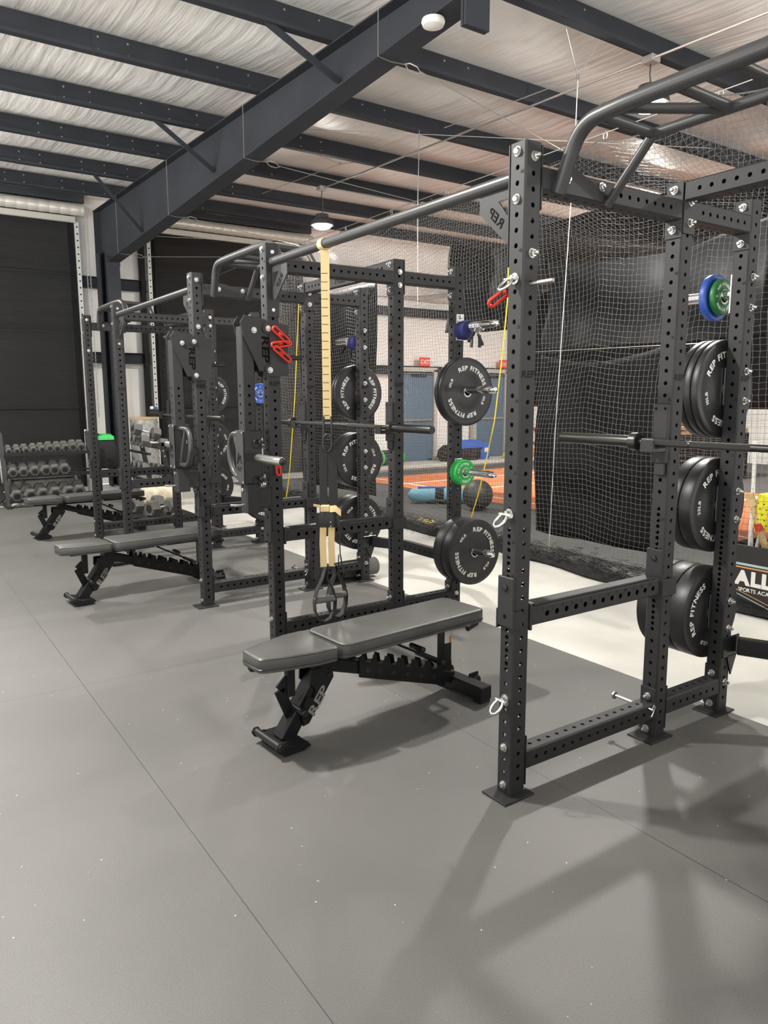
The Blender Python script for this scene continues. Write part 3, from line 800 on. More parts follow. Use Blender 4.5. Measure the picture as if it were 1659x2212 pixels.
barbell(YD+WR/2, 'black barbell on the middle rack, behind the hanging straps')
barbell(YF+WR/2, 'black barbell on the farthest rack, behind the far jammer arm')

# ------------------------------------------------------------------ weight plates
def plate_mesh(R, T, key, col):
    k = ('plate', key)
    if k not in ME:
        p = [(.026, 0), (.10*R/.225, 0), (.108*R/.225, .003), (R*.80, .003), (R*.86, 0), (R-.008, 0), (R-.002, .003), (R, .009), (R, T-.009), (R-.002, T-.003), (R-.008, T), (R*.86, T), (R*.80, T-.003), (.108*R/.225, T-.003), (.10*R/.225, T), (.026, T)]
        mb = MB().lathe(p, None, 64, False); n = 64; L_ = len(p)
        mb.f += [((L_-1)*n+i, (L_-1)*n+(i+1) % n, (i+1) % n, i) for i in range(n)]
        ME[k] = mb.mesh('weight_plate', col, 32)
        ME[k+('hub',)] = MB().lathe([(.0258, -.001), (.034, -.001), (.034, .002), (.0258, .002)], Matrix.Translation((0, 0, T)), 28, False).mesh('hub_ring', M['nickel'], 30)
    return k
def plate(kind, x, y, z, rot, label, group=None, text=True):
    """y = the face nearest the camera (towards -y)"""
    spec = {'10LB': (.225, .038, M['plate']), '25LB': (.225, .066, M['plate']), '45LB': (.225, .088, M['plate']), 'green': (.0875, .034, M['green']),
            'dgreen': (.082, .030, M['dgreen']), 'blue': (.105, .034, M['blue'])}[kind]
    R, T, col = spec; k = plate_mesh(R, T, kind, col)
    o = link('weight_plate', ME[k]); o.matrix_world = Matrix.Translation((x, y+T, z)) @ Matrix.Rotation(pi/2, 4, 'X') @ Matrix.Rotation(radians(rot), 4, 'Z')
    tag(o, label, 'weight plate', group)
    link('hub_ring', ME[k+('hub',)], o)
    if text:
        kk = k+('txt',)
        if kk not in ME:
            s_ = R/.225; q2 = Matrix.Translation((0, 0, T-.003+.0008)); t_ = kind if R > .2 else '5'; ME[kk] = []
            for a in (90, 270):
                mb = MB(); text_arc(mb, 'REP FITNESS', R*.70, .040*s_*(1 if R > .2 else 1.15), a, q2); ME[kk].append(('rim_lettering', mb.mesh('rim_lettering', M['white'], 0)))
            for a in (0, 180):
                mb = MB(); text_arc(mb, t_, R*.68, .027*s_*(1 if R > .2 else 1.4), a, q2, .02); ME[kk].append(('weight_mark', mb.mesh('weight_mark', M['white'], 0)))
        for nm_, me_ in ME[kk]: link(nm_, me_, o)
    return o
G = None
def stack(kind, row_y, side, z, n, rot, where):
    T = {'10LB': .038, '25LB': .066, '45LB': .088, 'green': .034, 'dgreen': .03, 'blue': .034}[kind]
    colr = {'10LB': 'thin black', '25LB': 'medium black', '45LB': 'thick black', 'green': 'small green', 'dgreen': 'small dark green', 'blue': 'small blue'}[kind]
    for i in range(n):
        if side < 0: y = row_y-HP-.012-(i+1)*(T+.001); pos = ['inner', 'outer'][i == n-1] if n > 1 else 'single'
        else: y = row_y+HP+.012+i*(T+.001); pos = (['front', 'middle', 'back'][i] if n == 3 else ['front', 'back'][i]) if n > 1 else 'single'
        plate(kind, D2, y, z-.012 if T > .035 else z-.006, rot, '%s plate, %s on the %s' % (colr, pos, where), 'plates on the %s' % where, text=(side > 0 and i == 0) or (side < 0 and i == n-1))
# nearest rack, rear upright
stack('10LB', YA, 1, PEGZ[1], 3, 16, 'nearest rack, above its barbell')
stack('25LB', YA, 1, PEGZ[2], 2, 0, 'nearest rack, just below its barbell')
stack('45LB', YA, 1, PEGZ[3], 3, 75, 'lowest peg of nearest rack')
plate('dgreen', D2, YA+.09, PEGZ[0]-.006, 0, 'small dark green plate in front of a blue one, top of nearest rack'); plate('blue', D2, YA+.122, PEGZ[0]-.006, 0, 'small blue plate behind a dark green one, top of nearest rack', text=False)
# middle rack, near rear upright
stack('10LB', YD, -1, PEGZ[1], 2, -22, 'peg above the bright green plates')
stack('green', YD, -1, PEGZ[2], 2, 30, 'peg below the neoprene cuff and black plates')
stack('45LB', YD, -1, PEGZ[3], 2, -45, 'near lowest peg of middle rack')
stack('10LB', YE, 1, PEGZ[1], 2, 90, 'far upper peg of middle rack')
stack('25LB', YE, 1, PEGZ[2], 2, 22, 'peg behind the hanging straps')
stack('45LB', YE, 1, PEGZ[3], 2, -50, 'far lowest peg of middle rack')
stack('blue', YF, -1, PEGZ[1], 1, 90, 'farthest rack, beside the near jammer arm')
stack('45LB', YF, -1, PEGZ[3], 1, 20, 'near lowest peg of farthest rack')
stack('10LB', YG, 1, PEGZ[1], 2, 100, 'far upper peg of farthest rack')
stack('25LB', YG, 1, PEGZ[2], 1, 20, 'far middle peg of farthest rack')
stack('45LB', YG, 1, PEGZ[3], 2, -10, 'far lowest peg of farthest rack')
# spring collars and a neoprene cuff on the top pegs
def spring_collar(x, y, z, rz, label):
    t = thing('spring_collar', label, 'collar', (x, y, z))
    t.rotation_euler = (0, rz, 0)
    m = MB(); m.tube([(.029*cos(a), -.0055*a/2, .029*sin(a)) for a in [2*pi*i/16 for i in range(56)]], .0035, 6); m.build('coil', M['chrome'], t, 60)
    for s in (-1, 1):
        MB().tube([(s*.02, -.02, -.022), (s*.026, -.025, -.05)], .0035, 6).build('coil_arm', M['chrome'], t)
        MB().tube([(s*.026, -.025, -.05), (s*.05, -.03, -.125)], [.009, .0105], 8).build('handle', M['black'], t)
    return t
for y0, s, w_ in ((YD, -1, 'near side'), (YE, 1, 'far side')):
    for i in range(2): spring_collar(D2, y0+s*(.16+.045*i), PEGZ[0]-.006, .35*(1 if i else -.5), '%s chrome spring collar with black handles, %s of the middle rack' % (['inner', 'outer'][i], w_))
    o = tag(MB().lathe([(.032, 0), (.058, .01), (.064, .05), (.058, .095), (.032, .10)], frame((D2, y0+s*.04, PEGZ[0]-.022), (0, s, 0)), 20).build('ankle_cuff', M['navy']), 'navy neoprene cuff on the top peg, %s of the middle rack' % w_, 'cuff')

# ------------------------------------------------------------------ jammer arms
def jammer(y, mir, label):
    t = thing('jammer_arm', label, 'jammer arm', (0, y, 0))
    s = mir     # +1: handle towards +y, sleeve towards -y
    hs = [1.02+.0508*k for k in range(16)]
    mb = drilled(.86, 1.905, {'-x': [h for h in hs if h < 1.62], '+x': [], '-y': [h for h in hs if h < 1.62], '+y': [h for h in hs if h < 1.62]}, .0762)
    arm = MB().add(mb.v, mb.f, Matrix.Translation((-.158, 0, 0))).build('arm_tube', M['rack'], t, 30)
    nm = MB()
    for k, ch in enumerate('567'):
        v, f, _ = text_flat(ch, .022, .015); nm.add(v, f, fm((-.158, -.0386, 1.402+.0508*k-.0254), '-y'))
    nm.build('numerals', M['num'], arm, 0)
    for sy in (-1, 1):
        P_ = Matrix(((1, 0, 0, 0), (0, 0, -1, sy*.048), (0, 1, 0, 0), (0, 0, 0, 1)))
        pl = MB().prism([(-.205, 1.925), (-.178, 1.965), (-.05, 1.945), (-.035, 1.90), (-.035, 1.70), (-.06, 1.66), (-.095, 1.66), (-.19, 1.86)], .008, P_).build('hinge_plate', M['rack'], t)
        bolt(pl, (-.125, sy*.052, 1.885), (0, sy, 0))
        P2 = Matrix(((1, 0, 0, 0), (0, 0, -1, sy*.057), (0, 1, 0, 0), (0, 0, 0, 1)))
        tp = MB().prism([(-.075, 1.90), (-.065, 1.925), (-.045, 1.935), (.082, 1.92), (.078, 1.635), (-.055, 1.635), (-.068, 1.665), (-.06, 1.69), (-.035, 1.70), (-.035, 1.865), (-.062, 1.87), (-.075, 1.885)], .008, P2).build('trolley_plate', M['rack'], t)
        bolt(tp, (-.042, sy*.061, 1.897), (0, sy, 0)); bolt(tp, (-.036, sy*.061, 1.668), (0, sy, 0))
        v, f, _ = text_flat('REP', .060, .03, 1.5, .1, .02)
        q = fm((-.058, -.0525, 1.78), '-y') if sy < 0 else fm((-.058, .0525, 1.78), '+y')
        MB().add(v, f, q @ Matrix.Rotation(-pi/2, 4, 'Z')).build('cut_logo', M['cut'], pl, 0)
    MB().tube([(.04, -.02, 1.74), (.10, -.02, 1.74), (.185, -.02, 1.742)], .013, 14).build('roller_pin', M['black'], t)
    # sleeve box with handle and weight horn
    MB().box((-.150, 0, 1.18), (.115, .094, .305), .006).build('slide_box', M['black'], t)
    fp = MB().box((-.2095, 0, 1.18), (.006, .10, .305), .001).build('face_plate', M['grip'], t)
    lg = MB()
    for (a, b) in (((.034, -.035), (.012, .035)), ((.012, .035), (-.012, -.03)), ((-.006, -.012), (-.016, .02)), ((-.016, .02), (-.036, -.035)), ((.022, -.035), (.008, .008))):
        lg.bar((-.2132, a[0], 1.175+a[1]), (-.2132, b[0], 1.175+b[1]), .0012, .004, 0, up=(1, 0, 0))
    v, f, _ = text_flat('REP', .036, .02, 1.2, .1); lg.add(v, f, fm((-.2132, 0, 1.115), '-x')); lg.build('mountain_logo', M['num'], fp, 0)
    m = MB()
    for dy in (-.04, .04):
        for dz in (-.14, .14): m.lathe([(.006, 0), (.005, .003)], frame((-.2125, dy, 1.18+dz), (-1, 0, 0)), 10)
    m.build('face_screws', M['silver'], fp)
    MB().lathe([(.024, 0), (.024, .30), (.022, .315), (.010, .32), (.002, .321)], frame((-.125, -s*.047, 1.175), (0, -s, 0)), 24).build('weight_sleeve', M['nickel'], t, 40)
    MB().lathe([(.021, .318), (.012, .328), (.002, .33)], frame((-.125, -s*.047, 1.175), (0, -s, 0)), 18).build('sleeve_cap', M['black'], t, 40)
    for z in (1.265, 1.055):
        k = MB().lathe([(.008, 0), (.008, .012), (.013, .016), (.013, .03), (.008, .034)], frame((-.112, -.047, z), (0, -1, 0)), 14); k.tube([(-.125+.026*cos(a), -.055, z-.01+.026*sin(a)) for a in [2*pi*i/20 for i in range(20)]], .0022, 6, True)
        k.build('pop_pin', M['black'], t)
    MB().tube(fillet([(-.165, s*.047, 1.305), (-.165, s*.225, 1.305), (-.165, s*.265, 1.18), (-.165, s*.19, 1.055), (-.165, s*.047, 1.055)], .075, 8), .0165, 16).build('loop_handle', M['grip'], t, 60)
    MB().tube([(-.165, s*.165, 1.30), (-.165, s*.055, 1.075)], .0145, 14).build('angled_grip', M['grip'], t, 60)
    if s < 0:
        d = MB().lathe([(.026, 0), (.024, .004)], frame((-.125, -.047, 1.215), (0, -1, 0)), 24).build('number_disc', M['black'], t)
        dark_text('2', .034, fm((-.125, -.0515, 1.215), '-y'), d, 'disc_numeral', 'sticker')
    b = MB().box((-.148, 0, .945), (.086, .086, .17), .004).box((-.075, 0, .945), (.076, .08, .115), .003); b.build('parking_bracket', M['rack'], t)
    bolt(t, (-.191, 0, .99), (-1, 0, 0)); MB().tube([(-.19, 0, .905), (-.235, 0, .905), (-.255, .045, .903)], .007, 8).build('lock_lever', M['silver'], t)
    return t
jammer(YD, 1, 'jammer arm nearest the camera, with red clips and a steel sleeve towards the viewer')
jammer(YE, -1, 'farther jammer arm on the middle rack, loop handle facing right')
# red looped clips on the near jammer's plate
def red_clip(p, d1, label, axis=(0, -1, 0), L=.105, wd=.026):
    t = thing('red_clip', label, 'clip', p)
    d1 = Vector(d1).normalized(); n = Vector(axis); sd = d1.cross(n).normalized()
    loop = [d1*(-L/2)+sd*(wd/2*cos(a))*1.0+d1*(-wd/2*abs(sin(a))) for a in [pi*i/6 for i in range(7)]]+[d1*(L/2)-sd*(wd/2*cos(a))+d1*(wd/2*abs(sin(a))) for a in [pi*i/6 for i in range(7)]]
    MB().tube([q+n*.018 for q in loop], .0065, 8, True).build('loop', M['red'], t, 60)
    MB().lathe([(.016, -.006), (.014, .012), (.006, .018)], frame(sd*-.008, n), 14).build('magnet', M['red'], t)
    return t
red_clip((.026, YD-.068, 1.862), (.55, .05, -.42), 'topmost of the three red clips on the near jammer plate')
red_clip((.026, YD-.068, 1.812), (.9, .1, .12), 'middle one of the three red clips on the near jammer plate')
red_clip((.03, YD-.068, 1.758), (.6, .05, -.45), 'lowest of the three red clips on the near jammer plate')
red_clip((.0, YD-HP-.004, 1.118), (0, -.15, -1), 'red clip hanging from the upright just under the steel jammer sleeve', L=.07)
o = red_clip((.0, YA+HP+.03, 1.885), (-.6, .4, -.55), 'red pull pin handle sticking out behind the front upright of the nearest rack', (0, 1, 0), .12)
MB().lathe([(.008, 0), (.008, .175), (.006, .18)], frame((0, -.03, .015), (0, -1, 0)), 14).build('pin_shaft', M['nickel'], o)
# shackles on the nearest front upright
for z, l in ((1.918, 'top'), (1.098, 'middle'), (.391, 'bottom')):
    t = thing('bow_shackle', 'silver bow shackle on the front upright of the nearest rack, %s one of three' % l, 'shackle', (-HP, 0, z))
    MB().lathe([(.019, 0), (.019, .004), (.012, .006), (.011, .02), (.007, .022)], frame((0, 0, 0), (-1, 0, 0)), 18).build('eye_bolt', M['silver'], t)
    d_ = Vector((-.72, 0, -.69)); o_ = Vector((-.024, 0, -.002))
    MB().tube([o_+Vector((0, yy, 0))+d_*tt for yy, tt in ((-.013, -.004), (-.020, .018), (-.021, .036), (-.014, .053), (0, .060), (.014, .053), (.021, .036), (.020, .018), (.013, -.004))], .0055, 8).build('bow', M['silver'], t, 60)
    MB().cyl(o_+Vector((0, -.026, 0)), o_+Vector((0, .026, 0)), .0055, 12).lathe([(.009, 0), (.009, .008)], frame(o_+Vector((0, -.026, 0)), (0, -1, 0)), 8).build('cross_pin', M['silver'], t)
# hitch pin on the lower side crossmember
for yy, l in ((YA, 'nearest'), (YE, 'middle')):
    t = thing('hitch_pin', 'silver pull pin with spring clip, lower crossmember of the %s rack' % l, 'pin', (.79, yy-HP, .16))
    MB().lathe([(.017, -.19), (.017, -.18), (.007, -.176), (.007, 0), (.006, .022)], frame((0, 0, 0), (0, -1, 0)), 14).build('pin_shaft', M['silver'], t)
    MB().tube([(0, -.014, 0), (.012, -.018, .02), (.02, -.018, .012), (.012, -.016, -.012), (-.004, -.018, -.03), (-.012, -.018, -.024)], .0022, 6).build('spring_clip', M['silver'], t)

# ------------------------------------------------------------------ suspension trainer on the long bar
t = thing('suspension_trainer', 'tan and black strap trainer hanging from the near long pull-up bar', 'suspension trainer', (0, 1.375, 0))
z0 = 2.262
m = MB()
for k in (-1, 0, 1):
    pts = [(.027*cos(a), k*.014+.012*sin(a*.5), z0+.027*sin(a)) for a in [radians(-100+i*18) for i in range(21)]]
    m.strip(pts, .012, (0, 1, 0), .003)
m.build('anchor_wrap', M['tan'], t, 60)
side = Vector((.83, -.56, 0))
st = MB().strip([(-.0, 0, z0-.03), (.0, 0, 2.14), (.0, 0, 1.75), (.0, .0, 1.405)], .043, side, .004).build('tan_strap', M['tan'], t)
m = MB()
for k in range(18): m.add([side*a+Vector((-.0016, -.0024, 2.12-k*.041+b)) for a, b in ((-.020, 0), (.012, 0), (.012, .003), (-.020, .003))], [(0, 1, 2, 3)])
m.build('tick_marks', M['num'], st, 0)
m = MB().tube(fillet([side*-.018+Vector((0, 0, 1.42)), side*-.022+Vector((0, 0, 1.30)), side*.022+Vector((0, 0, 1.30)), side*.020+Vector((0, 0, 1.42))], .015, 4), .006, 8)
m.tube([side*(.022*cos(a))+Vector((-.01, -.015, 1.285+.045*sin(a))) for a in [2*pi*i/18 for i in range(18)]], .006, 8, True).build('carabiner', M['black'], t, 60)
def zz(pts): return [side*a+Vector((c, c*1.3, z)) for a, c, z in pts]
MB().strip(zz([(-.022, 0, 1.27), (-.024, 0, 1.1), (-.026, 0, .92)]), .040, side, .006).build('main_strap', M['strapblk'], t)
MB().strip(zz([(.022, -.006, 1.27), (.026, -.006, 1.1), (.03, -.004, .92)]), .045, side, .006).build('main_strap', M['strapblk'], t)
m = MB().box((0, 0, 0), (.05, .02, .04), .006, Matrix.Translation(side*-.02+Vector((0, -.008, .945))) @ Matrix.Rotation(-.6, 4, 'Z'))
m.strip(zz([(.01, -.012, .945), (.04, -.02, .95), (.068, -.02, .925)]), .034, (0.1, .1, 1), .004); m.strip(zz([(-.04, -.01, .96), (-.075, -.012, .966)]), .012, (0, 0, 1), .005)
m.build('tan_keeper', M['tan'], t)
m = MB()
for a in (-.035, -.005, .03, .045): m.strip(zz([(a*.8, -.012, .93), (a, -.015, .90), (a*1.05, -.012, .85)]), .03, side, .010)
m.build('buckle', M['black'], t)
for a, c in ((-.026, -.012), (.016, -.004)):
    MB().strip(zz([(a, c, .86), (a-.004, c, .76), (a, c, .64)]), .034, side, .004).build('tan_adjuster', M['tan'], t)
MB().strip(zz([(.03, 0, .92), (.055, 0, .80), (.058, 0, .70), (.075, 0, .60), (.06, 0, .565), (.045, 0, .60), (.05, 0, .70)]), .03, side.cross(Vector((0, 0, 1))), .004).build('loose_loop', M['strapblk'], t)
MB().strip(zz([(-.05, .01, .92), (-.06, .01, .75), (-.07, .01, .58), (-.06, .01, .56)]), .03, side, .004).build('loose_tail', M['strapblk'], t)
for a0, hr, nm in ((-.024, 28, 'l'), (.030, 40, 'r')):
    sd = Matrix.Rotation(radians(hr), 3, 'Z') @ side; nn = sd.cross(Vector((0, 0, 1))); base = side*a0+(Vector((-.02, -.03, 0)) if nm == 'l' else Vector((.03, .035, 0)))
    def hp(q, z): return base+sd*q+Vector((0, 0, z))
    top = side*(a0*.6)+Vector((0, 0, .655))
    h = MB().strip([top, hp(.012, .585), hp(.046, .52), hp(.060, .46), hp(.056, .41), hp(.030, .362), hp(0, .350), hp(-.030, .362), hp(-.056, .41), hp(-.060, .46), hp(-.046, .52), hp(-.012, .585), top], .036, nn, .004).build('handle_loop', M['strapblk'], t, 60)
    MB().tube([hp(-.058, .468), hp(.058, .468)], .0165, 14).build('grip', M['foam'], h, 60)
    if nm == 'r':
        v, f, _ = text_flat('THYSOL', .026, .015, 1.0)
        X = Vector((0, 0, 1)); nrm = sd.copy(); Y_ = nrm.cross(X); p = hp(.0635, .462)
        MB().add(v, f, Matrix(((X.x, Y_.x, nrm.x, p.x), (X.y, Y_.y, nrm.y, p.y), (X.z, Y_.z, nrm.z, p.z), (0, 0, 0, 1)))).build('strap_lettering', M['white'], h, 0)

# ------------------------------------------------------------------ benches
def make_bench():
    t = thing('weight_bench', '', 'bench')
    H = .452
    lv = [(.012, H-.066), (.002, H-.064), (0, H-.056), (.003, H-.052), (0, H-.046), (0, H-.012), (.004, H-.004), (.012, H)]
    seat = arc(.045, -.055, .035, 180, 250, 4)+[(.10, -.112), (.25, -.148)]+arc(.34, -.125, .025, -90, 0, 4)+arc(.34, .125, .025, 0, 90, 4)+[(.25, .148), (.10, .112)]+arc(.045, .055, .035, 110, 180, 4)
    MB().loft(seat, lv).build('seat_pad', M['vinyl'], t, 40)
    MB().loft(rrect(.385, 1.275, -.155, .155, .045, 5), lv).build('back_pad', M['vinyl'], t, 40)
    def ring(o, z, ins): 
        n = len(o); out = []
        for i in range(n):
            a, b = Vector((*o[i-1], 0)), Vector((*o[(i+1) % n], 0)); tt = (b-a).normalized(); out.append(Vector((*o[i], z))-Vector((tt.y, -tt.x, 0))*ins)
        return out
    pp = MB()
    for o in (seat, rrect(.385, 1.275, -.155, .155, .045, 5)): 
        pp.tube(ring(o, H-.008, .003), .003, 5, True); pp.tube(ring(o, H-.050, 0), .003, 5, True)
    pp.build('piping', M['piping'], t, 60)
    fr = MB()
    # slanted front post, hinge block and foot
    fr.bar((.155, 0, .03), (.37, 0, .33), .07, .075, .004, up=(0, 1, 0)); fr.box((.375, 0, .345), (.09, .09, .075), .006); fr.box((.20, 0, H-.075), (.22, .07, .022), .004)
    fr.build('front_post', M['benchfr'], t)
    for s in (-1, 1):
        q = Matrix(((1, 0, 0, 0), (0, 0, -1, s*.044), (0, 1, 0, 0), (0, 0, 0, 1)))
        pl = MB().prism([(.235, .085), (.265, .09), (.40, .275), (.395, .31), (.33, .33), (.28, .33), (.275, .27), (.305, .235), (.29, .20), (.26, .215), (.245, .19), (.225, .14)], .008, q).build('logo_plate', M['benchfr'], t)
        v, f, _ = text_flat('REP', .062, .03, 1.35, .15)
        m_ = (fm((.315, -.0486, .185), '-y') @ Matrix.Rotation(radians(54), 4, 'Z')) if s < 0 else (fm((.315, .0486, .185), '+y') @ Matrix.Rotation(radians(-54), 4, 'Z'))
        MB().add(v, f, m_).build('plate_logo', M['benchtxt'], pl, 0)
        for x, z in ((.375, .29), (.245, .105)): MB().lathe([(.011, 0), (.009, .006)], frame((x, s*.048, z), (0, s, 0)), 10).build('plate_bolt', M['black'], pl)
    MB().bar((.20, 0, H-.08), (.20, 0, .22), .03, .04, .003).bar((.19, 0, .30), (.145, 0, .26), .012, .05, .002).bar((.145, 0, .262), (.20, 0, .13), .012, .05, .002).build('seat_support', M['benchfr'], t)
    MB().cyl((.215, -.10, .165), (.215, .06, .165), .015, 14, bev=.003).build('seat_pin_knob', M['black'], t)
    ft = MB()
    for s in (-1, 1):
        q = Matrix(((1, 0, 0, 0), (0, 0, -1, s*.105), (0, 1, 0, 0), (0, 0, 0, 1)))
        ft.prism([(.20, .012), (.235, .02), (.22, .042), (.14, .042), (.11, .05), (.095, .07), (.075, .07), (.062, .05), (.075, .03), (.12, .012)], .008, q)
    ft.box((.165, 0, .028), (.11, .21, .028), .003); ft.build('front_foot', M['benchfr'], t)
    MB().cyl((.085, -.115, .052), (.085, .115, .052), .0165, 18, bev=.003).build('foot_roller', M['black'], t)
    MB().box((.16, 0, .008), (.11, .20, .016), .003).build('rubber_foot', M['plate'], t)
    # sloping spine with ladder
    MB().bar((.40, 0, .325), (1.17, 0, .075), .06, .07, .004, up=(0, 1, 0)).build('spine_tube', M['benchfr'], t)
    def lz(x): return .325+(x-.40)*(.075-.325)/.77
    for s in (-1, 1):
        top = []; x = .56
        xs = [.58, .65, .73, .82, .91, 1.0]
        poly = [(.55, lz(.55)-.045), (.55, lz(.55)+.05)]
        for xx in xs:
            z_ = lz(xx)
            poly += [(xx, z_+.070), (xx+.008, z_+.030), (xx+.022, z_+.026), (xx+.042, z_+.022), (xx+.050, z_+.034), (xx+.056, lz(xx+.056)+.074)]
        poly += [(1.09, lz(1.09)+.045), (1.10, lz(1.1)-.045)]
        q = Matrix(((1, 0, 0, 0), (0, 0, -1, s*.040), (0, 1, 0, 0), (0, 0, 0, 1)))
        la = MB().prism(poly, .007, q).build('ladder_plate', M['benchfr'], t)
        if s < 0:
            nb_ = MB()
            for xx, n_ in zip((.60, .67, .755, .845, .935, 1.02), ('85', '75', '60', '45', '30', '15')):
                v, f, _ = text_flat(n_, .026, .02); nb_.add(v, f, fm((xx, -.0442, lz(xx)-.006), '-y') @ Matrix.Rotation(radians(-18), 4, 'Z'))
            nb_.build('angle_numerals', M['grip'], la, 0)
    MB().box((.83, 0, H-.082), (.84, .06, .03), .003).build('pad_rail', M['benchfr'], t)
    k = MB()
    for s in (-1, 1): k.bar((.74, s*.05, H-.09), (1.04, s*.05, .20), .012, .03, .003, up=(0, 1, 0))
    k.build('adjuster_link', M['benchfr'], t)
    MB().cyl((1.03, -.105, .205), (1.03, .105, .205), .014, 14, bev=.003).build('adjuster_pin', M['black'], t); MB().cyl((.90, -.10, .30), (.90, .0, .30), .014, 14, bev=.003).build('adjuster_grip', M['black'], t)
    MB().box((1.13, 0, .235), (.055, .055, .30), .004).build('rear_post', M['benchfr'], t)
    sk = MB().box((1.128, -.0285, .315), (.045, .002, .09)).build('warning_sticker', M['sticker'], t)
    MB().box((1.142, -.0298, .285), (.012, .001, .035)).build('orange_label', M['orange'], sk)
    MB().box((.78, -.031, H-.081), (.10, .002, .027)).build('name_sticker', M['sticker'], t)
    MB().box((1.185, 0, .052), (.075, .50, .07), .004).build('rear_foot', M['benchfr'], t)
    MB().box((1.185, -.215, .009), (.07, .06, .018), .003).box((1.185, .215, .009), (.07, .06, .018), .003).build('rubber_foot', M['plate'], t)
    for s in (-1, 1):
        w_ = MB().box((1.245, s*.10, .075), (.07, .008, .06), .003).build('wheel_bracket', M['benchfr'], t)
        MB().cyl((1.262, s*.10-.014, .06), (1.262, s*.10+.014, .06), .028, 18, bev=.004).build('wheel', M['plate'], t)
    MB().tube([(1.235, -.06, .33), (1.30, -.06, .345), (1.30, .06, .345), (1.235, .06, .33)], .014, 12).build('carry_handle', M['black'], t)
    return t
B0 = make_bench()
SPOT = ((-.705, .842, 4.6), (-.905, 3.78, 5.0), (-.66, 6.74, 5.0))
LBL = ('nearest black padded weight bench, inside the gap between the nearest and middle racks', 'black padded weight bench in front of the middle of the row, second from the camera', 'farthest black padded weight bench, in front of the dumbbell rack')
for i, (x, y, a) in enumerate(SPOT):
    b = B0 if i == 0 else copy_tree(B0)
    b.location = (x, y, 0); b.rotation_euler = (0, 0, radians(a)); b['label'] = LBL[i]; b['group'] = 'adjustable benches along the racks'
# landmine tube pairs on the floor at the front of the racks
for i, (x, y, l) in enumerate(((-.30, 1.80, 'behind the seat of the nearest bench'), (-.24, 4.93, 'under the second bench, by the farthest rack'))):
    t = thing('landmine_holder', 'double black tube holder lying on the floor '+l, 'bar holder', (x, y, 0), radians(8))
    for k, (yy, zz_, r) in enumerate(((0, .062, .03), (-.03, .024, .021))):
        MB().lathe([(r, 0), (r, .30), (r-.004, .30), (r-.004, 0)], frame((0, yy, zz_), (1, 0, 0)), 24, False).add([], []).build('tube', M['grip'] if k == 0 else M['black'], t, 40)
    MB().box((.27, -.01, .03), (.012, .14, .06), .002).box((.25, -.01, .004), (.16, .14, .008), .001).build('mount_plate', M['nickel'] if i == 0 else M['rack'], t)
# foam roller behind the middle rack
t = thing('foam_roller', 'black foam roller on the floor behind the far side of the middle rack', 'roller', (1.42, 3.30, .078))
MB().lathe([(.02, 0), (.07, 0), (.075, .006), (.075, .34), (.07, .346), (.02, .346)][::1], frame((-.20, .0, 0), (1, 0, 0)), 28, False).build('roller_body', M['foam'], t, 40)
t2 = thing('black_case', 'long black case on the floor under the rear crossmember of the middle rack', 'case', (1.13, YE+.12, 0))
MB().box((0, 0, .05), (.30, .10, .10), .012).build('case_body', M['cloth'], t2)

# ------------------------------------------------------------------ netting
def net_sheet(fn, nu, nv, r=.0014, rnd=None, jit=0.0):
    """square mesh netting; fn(i/nu, j/nv) -> point"""
    P = [[Vector(fn(i/nu, j/nv)) for j in range(nv+1)] for i in range(nu+1)]
    if rnd:
        for c in P:
            for p in c: p += Vector((rnd.uniform(-jit, jit), rnd.uniform(-jit, jit), rnd.uniform(-jit, jit)))
    V = []; F = []
    def line(pts):
        N = len(pts); o = len(V)
        for i in range(N):
            t = pts[min(i+1, N-1)]-pts[max(i-1, 0)]
            u = t.orthogonal().normalized() if t.length > 1e-7 else Vector((1, 0, 0)); b = t.cross(u).normalized()
            for k in range(3):
                a = 2*pi*k/3; V.append(pts[i]+r*(cos(a)*u+sin(a)*b))
        for i in range(N-1):
            for k in range(3):
                k2 = (k+1) % 3; F.append((o+i*3+k, o+i*3+k2, o+i*3+3+k2, o+i*3+3+k))
    for c in P: line(c)
    for j in range(nv+1): line([P[i][j] for i in range(nu+1)])
    mb = MB(); mb.v = [tuple(v) for v in V]; mb.f = F; return mb
NY0, NY1, NXF = -2.7, 8.7, 7.4
rn = random.Random(11)
HANG = [NY0+1.02*k for k in range(12)]
def scal(y):
    k = ((y-NY0)/1.02) % 1; return .085*(4*k*(1-k))
def wallnet(u, v):
    y = NY0+(NY1-NY0)*u
    zt_ = NETZ-.05-scal(y); z = .03+(zt_-.03)*v
    x = NETX-.10+.05*sin(y*2.1+z*.8)*(1-v*.7)+.035*sin(y*5.3+z*2.3)*(1-v)+.03*sin(z*3.1+y*.6)-.10*(1-v)**3+.22*(y-2.0)/6*(1-v)*(1 if y > 2 else .2)
    yy = y+.03*sin(z*2.7+y*1.7); zz2 = z+.03*sin(y*2.9)*(1-v)
    return (x, yy, zz2)
net = tag(net_sheet(wallnet, 252, 80, .0013, rn, .004).build('batting_cage_net', M['net'], None, 60), 'black knotted batting cage net hanging along the gym side behind the racks', 'net')
def edge(fn, n, r): return MB().tube([fn(i/n) for i in range(n+1)], r, 5)
edge(lambda u: wallnet(u, 1), 300, .006).build('border_rope', M['net'], net)
h = MB(); rr = random.Random(3)
